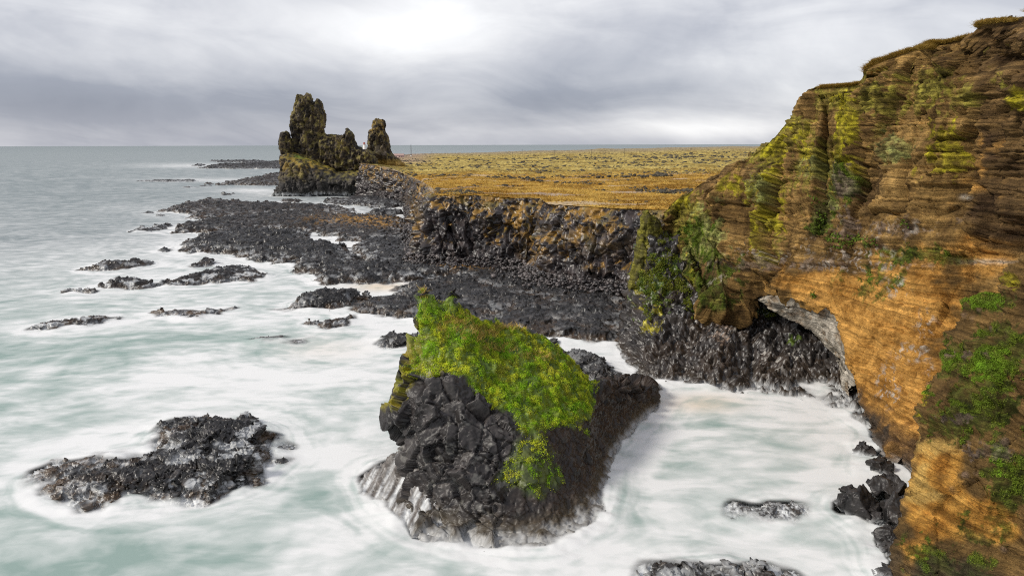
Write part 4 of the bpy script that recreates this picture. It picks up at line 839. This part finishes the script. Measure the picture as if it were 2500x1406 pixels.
    P = B[ii] + nrm[ii] * (spread * 4.0 - 1.5)[:, None]; P[:, 2] = 2.1 + np.maximum(0, 1.5 - spread * 1.8) + rng.random(len(ii)) * 0.3
    pu, pv = proj(P); ok = (pu > 985); P = P[ok]
    sz = 0.28 + 0.55 * rng.random(len(P)) ** 3; Vr, Fr = rocks(P, sz, rng)
    cr = np.repeat(lerp((0.03, 0.027, 0.027), (0.14, 0.12, 0.115), rng.random(len(P)) ** 1.5), 12, 0)
    o = obj('scree', Vr, Fr, BASALT, None, cr, foam=np.zeros(len(Vr))); tag(o, 'loose grey boulders heaped along the foot of the basalt cliff', kind='stuff')
def plain_far(th):   # far shore of the plain: distance and height by azimuth
    u = 1250 + FPX * np.tan(th); us = [700, 900, 960, 1010, 1060, 1180, 1300, 1400, 1500, 1600, 1700, 1850, 2600]
    ys = [560, 700, 1300, 1700, 1900, 1950, 2050, 2100, 2200, 2150, 2100, 2100, 2100]; zs = [20, 16, 10, 9.5, 9.5, 11, 14, 15.5, 18, 21, 24, 25.5, 26]
    return np.interp(u, us, ys), np.interp(u, us, zs)
def plain_z(x, y):
    th = np.arctan2(x, y); fy, fz = plain_far(th)
    eth = np.arctan2(ET[:, 0], ET[:, 1]); o = np.argsort(eth); ey = np.interp(th, eth[o], ET[o, 1]); ez = np.interp(th, eth[o], ET[o, 2])
    g = np.linspace(-0.6, 0.9, 1500); gz = np.interp(g, eth[o], ET[o, 2]); kk = np.hanning(121); kk /= kk.sum(); gs = np.convolve(np.pad(gz, 60, mode='edge'), kk, 'valid'); gy = np.convolve(np.pad(np.interp(g, eth[o], ET[o, 1]), 60, mode='edge'), kk, 'valid')
    es = np.interp(th, g, gs); eys = np.interp(th, g, gy); zb = es + (fz - es) * np.clip((y - eys) / np.maximum(fy - eys, 1), 0, 1)
    return zb + (ez - es) * np.exp(-np.maximum(y - ey, 0) / 12), ey, fy
PM = [(1930,363,60,3),(1470,370,20,4),(2060,362,40,3),(1480,372,60,2),(1790,364,30,2)]
def build_plain():
    th = np.linspace(math.atan((905 - 1250) / FPX), math.atan((2300 - 1250) / FPX), 800); na = len(th)
    eth = np.arctan2(ET[:, 0], ET[:, 1]); o = np.argsort(eth); ey = np.interp(th, eth[o], ET[o, 1]); fy, fz = plain_far(th)
    nr = 560; t = np.linspace(0, 1, nr); e0 = np.min([np.roll(ey, k) for k in range(-30, 31)], 0); e0 = np.convolve(np.pad(e0, 15, mode='edge'), np.ones(31) / 31, 'valid')
    Yg = np.exp(np.log(np.minimum(e0, ey) + 0.5)[:, None] * (1 - t) + np.log(fy)[:, None] * t); Xg = Yg * np.tan(th)[:, None]
    x, y = Xg.ravel(), Yg.ravel(); z, eyy, fyy = plain_z(x, y)
    P3 = np.stack([x, y, 0 * x], 1); near = sstep(2, 25, y - eyy); lava = sstep(330, 420, y + 60 * fbm(P3 * 0.012, 3, 701)); far = sstep(700, 1400, y)
    und = 0.8 * fbm(P3 * 0.02, 4, 702); hum = fbm(P3 * 0.11, 4, 703, ridge=True)
    z = z + near * (und + (0.25 + 1.1 * lava) * hum * (1 + 1.6 * far) + lava * 0.5 * fbm(P3 * 0.3, 2, 706)) + 2.2 * far * np.maximum(0, fbm(P3 * 0.006, 3, 704)) + 0.18 * fbm(P3 * 0.5, 2, 705)
    z -= 8 * sstep(0.985, 1.0, np.tile(t, na))
    V = np.stack([x, y, z], 1); u, v = proj(V)
    for b in PM: V[:, 2] += (b[3] * y / FPX) * blob(u, v, (b[0], b[1], b[2], 6)) * sstep(1200, 1500, y)
    PF = gridfaces(na, nr)[:, ::-1]
    k = fbm(P3 * 0.03, 4, 710); k2 = fbm(P3 * 0.16, 3, 711)
    org = lerp((0.26, 0.125, 0.018), (0.56, 0.33, 0.06), np.clip(0.5 + k + 0.7 * k2 + 0.7 * fbm(P3 * 0.5, 3, 709), 0, 1))
    olv = lerp((0.26, 0.19, 0.055), (0.52, 0.40, 0.13), np.clip(0.5 + k + 0.5 * k2, 0, 1))
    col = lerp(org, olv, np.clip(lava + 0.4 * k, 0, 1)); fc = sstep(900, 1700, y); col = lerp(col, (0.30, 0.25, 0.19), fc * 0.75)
    k3 = fbm(P3 * 0.35, 3, 712); dark = sstep(0.10, 0.40, -0.7 * hum + 0.6 * k2 + 0.9 * k3 - 0.08) * (0.25 + 0.75 * lava); col = lerp(col, (0.07, 0.06, 0.045), dark * 0.9)  # dark speckle, plus relief shading of the hummocks painted into their hollows
    wet = sstep(0.28, 0.38, fbm(P3 * np.array([0.03, 0.075, 1]), 3, 715)) * (1 - lava); col = lerp(col, (0.40, 0.35, 0.32), wet * 0.55)
    col = lerp(col, (0.34, 0.25, 0.22), sstep(1080, 1000, u) * sstep(600, 800, y) * 0.6)
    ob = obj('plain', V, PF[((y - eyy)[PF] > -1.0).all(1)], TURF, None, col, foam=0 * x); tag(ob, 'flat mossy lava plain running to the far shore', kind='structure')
    rng = np.random.default_rng(21); wg = np.where((y - eyy > -0.8) & (y < 420) & (u > 900) & (u < 1800), 1.0 / np.maximum(y, 100) ** 1.0, 0); wg = wg * (1 - 0.9 * wet)
    Pg, fg = sample(V, PF, wg + 1e-12, 34000, rng); kg = np.clip(0.5 + 1.2 * fbm(Pg * 0.12, 4, 730) + 0.25 * rng.normal(0, 1, len(Pg)), 0, 1)
    cg = lerp((0.26, 0.125, 0.022), (0.78, 0.54, 0.15), kg); a_, b_, c_ = blades(Pg, rng, 0.42, 0.10, 3, cg, 0.9)
    ob = obj('dry_grass', a_, b_, LEAF, None, c_); tag(ob, 'tussocks of orange dry grass on the front of the plain', kind='stuff')
    rng = np.random.default_rng(20); N = 26000
    uu = rng.uniform(925, 1840, N); vv = 366 + 150 * rng.random(N) ** 1.5
    zz = np.full(N, 20.0)
    for _ in range(6):
        q = atZ(uu, vv, zz); zz, e, f = plain_z(q[:, 0], q[:, 1])
    q = atZ(uu, vv, zz); qy = q[:, 1]; cl = fbm(q * np.array([0.035, 0.02, 0]), 4, 720)
    ok = (qy > e + 2) & (qy < f - 20) & (qy < 2300) & (rng.random(N) < np.where(qy > 330, 0.55 + 1.6 * cl, np.clip(cl * 4.0 - 0.75, 0, 1)))
    q = q[ok]; q[:, 2] += 0.1; sz = (0.2 + 0.95 * rng.random(len(q)) ** 2.2) * np.clip(q[:, 1] / 330, 0.55, 2.6)
    Vr, Fr = rocks(q, sz, rng, (1.3, 1.0, 0.7)); cr = np.repeat(lerp((0.025, 0.022, 0.018), (0.10, 0.085, 0.055), rng.random(len(q))), 12, 0)
    ob = obj('lava_rocks', Vr, Fr, BASALT_FAR, None, cr, foam=np.zeros(len(Vr))); tag(ob, 'dark lava lumps strewn over the mossy plain', kind='stuff')

# ------------------------------------------------------------------ the castle-like stacks
def inflate(poly, Y, thick, cell, R=None, bulge=0.0, pw=0.5):
    P = np.array([atY(a, b, Y) for a, b in poly]); poly2 = P[:, [0, 2]]; R = R or thick * 1.2
    xs = np.arange(poly2[:, 0].min() - 2 * cell, poly2[:, 0].max() + 2 * cell, cell); zs = np.arange(poly2[:, 1].min() - 2 * cell, poly2[:, 1].max() + 2 * cell, cell)
    X, Z = np.meshgrid(xs, zs); q = np.stack([X.ravel(), Z.ravel()], 1); d = sdist(q, poly2) + 0.9 * fbm(np.stack([q[:, 0], 0 * q[:, 0] + Y, q[:, 1]], 1) * 0.25, 4, 860, 0.62); f = np.clip(d / R, 0, 1); t = thick * (1 - (1 - f) ** 2) ** (pw * 0.75)
    F = gridfaces(len(zs), len(xs)); F = F[(d[F] > -0.2).any(1)]
    lowz = (q[:, 1].max() - q[:, 1]) / max(np.ptp(q[:, 1]), 1)
    Vf = np.stack([q[:, 0], Y - t * (1 + bulge * lowz), q[:, 1]], 1); Vb = np.stack([q[:, 0], Y + t, q[:, 1]], 1); n = len(q)
    used = np.unique(F); rm = np.full(n, -1); rm[used] = np.arange(len(used)); F = rm[F]; Vf, Vb = Vf[used], Vb[used]; n = len(used)
    E = np.concatenate([F[:, [0, 1]], F[:, [1, 2]], F[:, [2, 3]], F[:, [3, 0]]]); key = {tuple(e) for e in E}
    side = np.array([(a, b, b + n, a + n) for a, b in key if (b, a) not in key])
    return np.concatenate([Vf, Vb]), np.concatenate([F, F[:, ::-1] + n, side[:, ::-1]])
ZC = lambda s: [(600 + x / 4.136, 180 + y / 4.136) for x, y in s]
TOWER = ZC([(462,700),(478,600),(466,500),(478,425),(500,330),(520,270),(528,222),(543,200),(565,228),(602,226),(632,210),(668,240),(680,268),(738,264),(758,300),(772,360),(797,402),(806,485),(792,540),(756,608),(770,700),(700,850),(480,850)])
RIDGE = ZC([(440,700),(470,655),(560,640),(760,614),(885,620),(982,630),(1002,598),(1025,560),(1062,576),(1088,640),(1092,690),(1122,742),(1165,762),(1262,788),(1312,850),(1335,915),(1250,990),(900,1000),(600,960),(440,860)])
SPUR = ZC([(348,745),(352,650),(376,604),(418,590),(432,640),(442,672),(470,700),(480,860),(460,1000),(420,1190),(300,1215),(388,1110),(392,1050),(397,960),(386,850),(374,800)])
BASE = ZC([(380,830),(440,790),(520,800),(640,850),(760,900),(860,950),(950,985),(1080,990),(1200,975),(1330,930),(1420,960),(1500,1000),(1520,1200),(1280,1235),(900,1235),(760,1245),(540,1262),(400,1245),(290,1225),(388,1100),(395,950)])
NEEDLE = ZC([(1234,775),(1240,640),(1250,590),(1290,530),(1300,490),(1315,460),(1352,456),(1402,490),(1412,520),(1406,560),(1432,620),(1442,700),(1462,760),(1488,835),(1600,905),(1600,1000),(1300,1000),(1240,930)])
def castle_colours(V, N, u, v, seed):
    k = fbm(V * 0.10, 4, 800 + seed); k2 = fbm(V * 0.35, 4, 801 + seed)
    k3 = fbm(V * 0.9, 3, 802 + seed); col = lerp((0.024, 0.019, 0.014), (0.155, 0.115, 0.070), np.clip(0.42 + 0.8 * k + 0.8 * k2 + 0.6 * k3, 0, 1))
    mo = sstep(0.1, 0.5, k2 + 0.5 * k + 0.5 * k3 + 0.35 * N[:, 2]) * sstep(485, 440, v); col = lerp(col, lerp((0.12, 0.105, 0.025), (0.22, 0.18, 0.045), np.clip(.5 + k, 0, 1)), mo * 0.8)
    low = sstep(8, 20, V[:, 2] + 5 * k); col = lerp(lerp((0.022, 0.020, 0.019), (0.075, 0.068, 0.062), np.clip(.5 + k2, 0, 1)), col, low)
    return col, k, k2
def build_castle():
    root = bpy.data.objects.new('sea_stack', None); C.collection.objects.link(root); root.location = (-150, 505, 0); W0 = np.array([-150.0, 505, 0])
    tag(root, 'huge castle shaped rock with a tall tower and notched ridge on the far shore', 'sea stack')
    V, F = joinm(inflate(TOWER, 508, 8.5, 0.5, 7), inflate(RIDGE, 508, 6.0, 0.5, 4, 0.6), inflate(SPUR, 500, 7.0, 0.5, 6, 0.4)); V, F = remesh(V, F, 0.45)
    N = vnormals(V, F, 4); d1, id1 = planes(V, N, 3.4, 820, 0.35, 0.45, np.diag([1, 1, 0.35]), 1.2, 0.6, 0.07); d2, id2 = planes(V, N, 2.0, 821, 0.35, 0.2, np.diag([1, 1, 0.5]), 0.6, 0.25, 0.08)
    V2 = V + N * np.array([0.45, 1, 0.45]) * (d1 + d2 + 2.4 * fbm(V * np.array([0.22, 0.22, 0.05]), 3, 824, 0.6) + 0.8 * fbm(V * 0.12, 4, 822) + 0.35 * fbm(V * 0.6, 3, 823))[:, None]; u, v = proj(V2)
    V2 = V2 + N * (-2.2 * blob(u, v, (765, 275, 5, 40)) - 1.6 * blob(u, v, (735, 300, 30, 3)))[:, None]
    N2 = vnormals(V2, F); col, k, k2 = castle_colours(V, N2, u, v, 0); col = col * (0.6 + 0.7 * id1)[:, None]
    raster(V2); obj('tower_ridge', V2 - W0, F, BASALT_FAR, root, col, foam=0 * u)
    V, F = remesh(*inflate(BASE, 502, 19, 0.6, 15, 0.3, 0.45), 0.55); N = vnormals(V, F, 4)
    d1, id1 = facet_noise(V * np.array([1, 1, .4]), 4.0, 830, 2.4, 0.6, 1.2, 0.16); d2, id2 = facet_noise(V, 2.0, 831, 0.9, 0.7, 0.4)
    grass = sstep(0.5, 0.8, N[:, 2]) * sstep(9, 12, V[:, 2])
    V2 = V + N * ((d1 + d2 + 1.5 * fbm(V * 0.09, 4, 832)) * (1 - 0.8 * grass))[:, None]; u, v = proj(V2); N2 = vnormals(V2, F)
    col, k, k2 = castle_colours(V, N2, u, v, 5); col = col * (0.6 + 0.7 * id1)[:, None]
    gc = lerp((0.22, 0.19, 0.03), (0.36, 0.29, 0.05), np.clip(.5 + k, 0, 1)); gc = lerp(gc, (0.12, 0.19, 0.03), blob(u, v, (725, 380, 30, 10)))
    gl = pmask(u, v, ZC([(490,815),(640,858),(760,905),(860,940),(920,895),(1100,905),(1300,930),(1400,950),(1200,985),(1080,990),(950,980),(840,955),(740,915),(640,878),(490,845)]), 4, 6 * k2)
    col = lerp(col, gc, np.clip(np.maximum(grass * 0.35 * sstep(-.1, .3, k2), gl) * sstep(-0.9, -0.35, k2 + 0.3 * N2[:, 2]), 0, 1)); col = lerp(col, ORANGE_MOSS, sstep(0.1, 0.4, k2) * sstep(430, 405, v) * 0.5)
    raster(V2); st = fbm(V2 * np.array([.4, .4, .1]), 3, 3); obj('plinth', V2 - W0, F, BASALT_FAR, root, col, foam=0.6 * (1 - sstep(0.5, 3.5, V2[:, 2] - 2 * st)))
    V, F = remesh(*inflate(NEEDLE, 545, 9.5, 0.5, 9, 0.2), 0.5); N = vnormals(V, F, 4)
    d1, id1 = planes(V, N, 3.6, 840, 0.35, 0.4, np.diag([1, 1, 0.5]), 1.1, 0.4, 0.06); d2, id2 = facet_noise(V, 1.6, 841, 0.7, 0.7, 0.3)
    V2 = V + N * np.array([0.45, 1, 0.45]) * (d1 + d2 + 1.8 * fbm(V * np.array([0.25, 0.25, 0.06]), 3, 844, 0.6) + 0.6 * fbm(V * 0.15, 4, 842))[:, None]; u, v = proj(V2); N2 = vnormals(V2, F)
    col, k, k2 = castle_colours(V, N2, u, v, 9); col = lerp(col, (0.24, 0.15, 0.035), sstep(0.0, 0.4, k2 + 0.3 * N2[:, 2]) * sstep(345, 310, v) * 0.7); col = lerp(col, (0.16, 0.13, 0.105), sstep(0, .4, k) * sstep(330, 360, v) * 0.7); col = col * (0.65 + 0.6 * id1)[:, None]
    col = lerp(col, gc_plain(V), sstep(385, 396, v) * 0.8)
    o = obj('rock_needle', V2 - np.array([-108.0, 545, 0]), F, BASALT_FAR, None, col, foam=0 * u); o.location = (-108, 545, 0); tag(o, 'slender pointed rock standing alone just right of the castle shaped rock', 'sea stack')
def gc_plain(V): return lerp((0.26, 0.16, 0.026), (0.36, 0.22, 0.04), rcol(V * 0.3, 850))

# ------------------------------------------------------------------ small buildings and poles far out on the plain
WHITEP = plain_mat('white paint', (0.75, 0.72, 0.68)); REDP = plain_mat('red paint', (0.45, 0.10, 0.07)); WOOD = plain_mat('weathered wood', (0.10, 0.085, 0.075), 0.8); STEEL = plain_mat('galvanised steel', (0.16, 0.16, 0.17), 0.5)
PINKP = plain_mat('pale pink paint', (0.60, 0.42, 0.38)); ROOF = plain_mat('pale roof', (0.42, 0.28, 0.24)); GLASS = plain_mat('dark glass', (0.05, 0.06, 0.07), 0.1)
def boxm(c, s):
    V = np.array([[x, y, z] for z in (-.5, .5) for x, y in ((-.5, -.5), (.5, -.5), (.5, .5), (-.5, .5))]) * np.array(s) + np.array(c)
    return V, np.array([[3,2,1,0],[4,5,6,7],[0,1,5,4],[1,2,6,5],[2,3,7,6],[3,0,4,7]])
def bar(a, b, r, n=4):
    a, b = np.array(a, float), np.array(b, float); d = (b - a) / np.linalg.norm(b - a); x = np.cross(d, (0.3, 0.9, 0.1)); x /= np.linalg.norm(x); y = np.cross(d, x)
    t = np.arange(n) / n * 6.2832; ring = np.cos(t)[:, None] * x + np.sin(t)[:, None] * y; r2 = r if np.isscalar(r) else r[1]; r1 = r if np.isscalar(r) else r[0]
    V = np.concatenate([a + ring * r1, b + ring * r2]); k = np.arange(n); return V, np.stack([k, (k + 1) % n, (k + 1) % n + n, k + n], 1)
def lathe(prof, n=16):
    t = np.arange(n) / n * 6.2832; V = np.concatenate([np.stack([r * np.cos(t), r * np.sin(t), np.full(n, z)], 1) for r, z in prof]); F = []
    for i in range(len(prof) - 1):
        k = np.arange(n); F.append(np.stack([k + i * n, (k + 1) % n + i * n, (k + 1) % n + i * n + n, k + i * n + n], 1))
    return V, np.concatenate(F)
def empty(name, loc): o = bpy.data.objects.new(name, None); C.collection.objects.link(o); o.location = tuple(loc); return o
def build_far():
    p = atY(890, 369, 1250); r = tag(empty('lighthouse', p), 'tiny white lighthouse with a red lantern seen between the castle rock and the needle', 'lighthouse')
    obj('tower', *lathe([(3.2, -8), (3.0, 0), (2.6, 11.0), (0.01, 11.0)]), WHITEP, r, smooth=False); obj('gallery', *lathe([(2.6, 11.0), (3.1, 11.3), (3.1, 12.0), (2.2, 12.0)]), WHITEP, r)
    obj('lantern', *lathe([(1.9, 12.0), (1.9, 14.0), (2.1, 14.1), (0.1, 15.6)]), REDP, r)
    p = atY(972, 385, 1180); r = tag(empty('house', p), 'long low pale pink house on the plain at the foot of the needle', 'house')
    obj('wall', *boxm((0, 0, 0.6), (20, 7, 6.0)), PINKP, r); Vr = np.array([[-10.4,-4,3.6],[10.4,-4,3.6],[10.4,4,3.6],[-10.4,4,3.6],[-10.4,0,6.4],[10.4,0,6.4]]); obj('roof', Vr, np.array([[0,1,5,4],[2,3,4,5],[1,2,5,5],[3,0,4,4]])[:2], ROOF, r)
    for x in (-7, -2.5, 2.5, 7): obj('window', *boxm((x, -3.53, 1.6), (1.4, 0.12, 1.3)), GLASS, r)
    p = atY(1004, 380, 1150); r = tag(empty('radio_mast', p), 'thin lattice mast on the far plain beside the needle', 'mast'); hm = 17.5
    ms = [bar((x, y, -2), (x * 0.25, y * 0.25, hm), 0.16) for x, y in ((-.8, -.6), (.8, -.6), (0, .9))]
    for z in np.arange(0, hm, 1.6):
        s = 1 - 0.75 * z / hm; s2 = 1 - 0.75 * (z + 1.6) / hm; ms += [bar((-.8 * s, -.6 * s, z), (.8 * s2, -.6 * s2, z + 1.6), 0.09), bar((.8 * s, -.6 * s, z), (0, .9 * s2, z + 1.6), 0.09)]
    obj('lattice', *joinm(*ms), STEEL, r); obj('base_block', *boxm((0, 0, -1), (2.6, 2.6, 1.6)), WHITEP, r)
    poles = [(1054,378,371,1150),(1246,379,371.5,1050),(1275,381,366,900),(1354,381.5,366.5,900),(1444,379,365,900),(1524,383,363,820),(1686,382,362.5,800)]
    wh = ['shortest utility pole, nearest the lattice mast','short utility pole just left of the taller crossarm poles','first full height utility pole counted from the needle side','utility pole with a crossarm left of the low mound','utility pole with a crossarm directly over the low mound','tallest utility pole, on the pale moss right of the low mound','utility pole with a crossarm nearest the brown headland']
    proto = None
    for (u, vb, vt, Y), lb in zip(poles, wh):
        b, t = atY(u, vb, Y), atY(u, vt, Y); h = t[2] - b[2]
        if proto is None:
            proto = empty('utility_pole', b); obj('post', *bar((0, 0, -0.3), (0, 0, 1), (0.024, 0.017), 6), WOOD, proto); obj('crossarm', *boxm((0, 0, 0.93), (0.34, 0.03, 0.035)), WOOD, proto)
            r = proto
        else:
            r = proto.copy(); C.collection.objects.link(r); r.location = tuple(b)
            for ch in proto.children: c = ch.copy(); C.collection.objects.link(c); c.parent = r
        r.scale = (8.0,) * 2 + (h,); tag(r, lb, 'utility pole', 'poles of the power line across the plain')

# ------------------------------------------------------------------ sea
def box2(A, r):
    k = 2 * r + 1
    for ax in (0, 1):
        c = np.cumsum(np.pad(A, [(r + 1, r) if a == ax else (0, 0) for a in (0, 1)], mode='edge'), axis=ax)
        A = (np.take(c, np.arange(k, c.shape[ax]), ax) - np.take(c, np.arange(0, c.shape[ax] - k), ax)) / k
    return A
def bil(A, x, y):
    fx = np.clip((x - GX0) / GC - 0.5, 0, GNX - 1.001); fy = np.clip((y - GY0) / GC - 0.5, 0, GNY - 1.001); i, j = fx.astype(int), fy.astype(int); fx, fy = fx - i, fy - j
    return (A[j, i] * (1 - fx) + A[j, i + 1] * fx) * (1 - fy) + (A[j + 1, i] * (1 - fx) + A[j + 1, i + 1] * fx) * fy
def sea_mat():
    m = bpy.data.materials.new('long exposure sea'); m.use_nodes = True; T = NT(m.node_tree); m.node_tree.nodes.clear()
    pos = T.n('ShaderNodeNewGeometry').outputs['Position']; fo = T.attr('foam'); cov = T.attr('cover'); deep = T.attr('deep'); sand = T.attr('sand')
    v1 = T.mapping(pos, scale=(0.05, 0.11, 0.1), rot=(0, 0, -0.60)); v2 = T.mapping(pos, scale=(0.17, 0.38, 0.1), rot=(0, 0, -0.60))
    n1 = T.noise(v1, 1.0, 4, 0.5, 1.7); n2 = T.noise(v2, 1.0, 4, 0.55, 1.5)
    s = T.m('ADD', T.m('MULTIPLY', T.m('SUBTRACT', n1, 0.5), 1.5), T.m('MULTIPLY', T.m('SUBTRACT', n2, 0.5), 0.8))
    f = T.m('ADD', fo, T.m('MULTIPLY', s, T.m('SUBTRACT', 0.9, T.m('MULTIPLY', deep, 0.55))), clamp=True)
    water = T.mix(deep, (0.28, 0.375, 0.345), (0.22, 0.26, 0.27))
    milk = T.mix(sand, (0.80, 0.805, 0.80), (0.76, 0.66, 0.54))
    c = T.mix(T.ramp(f, [(0.0, 0.0), (0.5, 0.45), (0.8, 0.80), (1.0, 1.0)]), water, milk)
    bs = T.n('ShaderNodeBsdfPrincipled', {'Base Color': c, 'Roughness': 0.55, 'Specular IOR Level': 0.12})
    tr = T.n('ShaderNodeBsdfTransparent')
    a = T.m('ADD', cov, T.m('MULTIPLY', T.m('SUBTRACT', n2, 0.5), T.m('MULTIPLY', T.m('MULTIPLY', cov, T.m('SUBTRACT', 1.0, cov)), 2.4)), clamp=True)
    T.n('ShaderNodeOutputMaterial', {'Surface': T.n('ShaderNodeMixShader', {0: a, 1: tr.outputs[0], 2: bs.outputs[0]}).outputs[0]}); return m
def build_sea():
    rock = (HG > 0.15).astype(float); b3 = box2(box2(rock, 5), 5); b12 = box2(box2(rock, 18), 18); b35 = box2(box2(rock, 60), 60)
    h1 = np.maximum(HG, -3.0); h1 = np.where(HG > -8, h1, -3.0); hs = box2(box2(h1, 1), 2)
    th = np.r_[np.linspace(-math.pi, -0.84, 40)[:-1], np.linspace(-0.84, 0.84, 760), np.linspace(0.84, math.pi, 40)[1:]]
    rr = np.r_[2, 12, 22, np.exp(np.linspace(math.log(32), math.log(640), 820)), np.exp(np.linspace(math.log(640), math.log(26000), 110))[1:]]
    R_, T_ = np.meshgrid(rr, th); x = (R_ * np.sin(T_)).ravel(); y = (R_ * np.cos(T_)).ravel(); P3 = np.stack([x, y, 0 * x], 1)
    ing = (x > GX0 + 2) & (x < GX0 + GNX * GC - 2) & (y > GY0 + 2) & (y < GY0 + GNY * GC - 2)
    B3, B12, B35 = bil(b3, x, y) * ing, bil(b12, x, y) * ing, bil(b35, x, y) * ing; HS = np.where(ing, bil(hs, x, y), -3.0)
    wash = fbm(P3 * np.array([0.14, 0.2, 1]), 4, 900)
    dist = np.hypot(x, y); nearf = sstep(900, 300, dist)
    z = nearf * (0.12 * fbm(P3 * 0.04, 3, 901) + np.clip(B3 * 2.2, 0, 1) * (0.30 + 0.55 * wash))
    dep = z - HS; cover = sstep(-0.05, 0.65, dep + 0.30 * wash); far = np.clip(dist / 400, 1, 3); cover = np.clip(cover, 0, 1); cover = np.where(HS < -2.6, 1.0, cover)
    u, v = proj(np.stack([x, y, z], 1)); front = (y > 5)
    base = np.interp(v, [352, 375, 420, 500, 600, 700, 800, 900, 1100, 1406], [0.0, 0.10, 0.16, 0.24, 0.33, 0.45, 0.53, 0.60, 0.63, 0.55])
    # where the surf leaves darker, greener water and where it is whitest, placed on the sea surface
    for b in [(90,870,260,45,-.42),(120,760,160,22,-.2),(560,830,260,26,-.34),(80,1000,260,50,-.22),(60,480,420,60,-.12),(760,1170,120,45,-.40),(640,1265,200,35,-.30),(450,1350,330,40,-.34),(700,670,80,16,-.30),(690,716,90,10,-.25),(760,740,50,10,-.2),
              (1740,1035,55,14,-.45),(2060,1000,80,20,-.3),(1950,1130,160,50,-.16),(1560,1340,90,50,-.2),(1250,1380,220,30,-.3),(120,1400,220,50,-.28),(1040,1290,60,40,-.2),(300,560,200,30,-.12),(930,480,120,8,-.2),(650,455,120,8,-.1),
              (700,930,400,50,.22),(300,1000,260,40,.18),(900,1060,100,60,.16),(400,600,200,26,.22),(480,405,140,6,.55),(520,440,160,5,.5),(600,465,90,6,.4),(640,470,60,12,.3),(1800,1140,320,170,-.22),(1700,1120,200,30,-.08),(400,1300,500,140,-.08),(1900,1320,160,50,-.10),(1560,1240,60,60,-.12),(900,860,60,30,.2),(120,640,200,30,.12),(350,690,160,26,.15),(700,600,90,16,.2),(330,510,140,14,.15)]:
        base = base + b[4] * blob(u, v, b) * front
    q = P3 @ np.array([[math.cos(.42), -math.sin(.42), 0], [math.sin(.42), math.cos(.42), 0], [0, 0, 1]])
    wp = 2.6 * np.stack([perlin(P3 * 0.03, 5), perlin(P3 * 0.03, 6), 0 * x], 1)
    st = fbm(q * np.array([0.018, 0.06, 0]) + wp, 4, 905)
    foam = base + (0.42 * st) * sstep(3000, 200, dist) * (0.5 + 0.5 * sstep(250, 120, dist)) + 0.60 * np.clip(B12 * 2.0, 0, 0.5) + 0.5 * np.clip(B35, 0, 0.5) + 0.25 * np.clip(B3 * 2, 0, 1)
    ct = fbm(np.stack([B3 * 5 + B12 * 9 + 0.5 * wash, B35 * 7, 0.04 * (x + y)], 1), 4, 910); fl = fbm(P3 * np.array([0.25, 0.35, 1]) + wp, 4, 911)
    foam = foam + nearf * (0.55 * ct * sstep(0.02, 0.2, B12) + 0.30 * fl)
    foam = np.where(front, foam, 0.4)
    deep = np.clip(sstep(120, 330, dist), 0, 1); sand = np.clip(blob(u, v, (1720, 985, 90, 24)) * 0.9 + blob(u, v, (930, 700, 70, 12)) * 1.1 + blob(u, v, (780, 850, 120, 30)) * 0.3, 0, 1) * front
    V = np.stack([x, y, z], 1); F = gridfaces(len(th), len(rr))[:, ::-1]
    o = obj('sea', V, F, sea_mat(), None, None, True, foam=foam, cover=cover, deep=deep, sand=sand); tag(o, 'milky long exposure sea reaching to the horizon', kind='structure')
    bx = np.array([[-400, 0, -3.2], [400, 0, -3.2], [400, 900, -3.2], [-400, 900, -3.2]], float)
    o = obj('sea_bed', bx, np.array([[0, 1, 2, 3]]), plain_mat('pale sea bed', (0.55, 0.58, 0.57), 0.9)); tag(o, 'pale sea bed under the shallow surf', kind='structure')

build_headland(); build_stack(); build_shelf(); build_reefs(); build_castle(); build_cliff(); build_plain()
for _k, (_u, _v, _z, _s, _l) in enumerate(BOULDERS): boulder(_u, _v, _z, _s, _l, 40 + _k)
build_far(); build_sea()
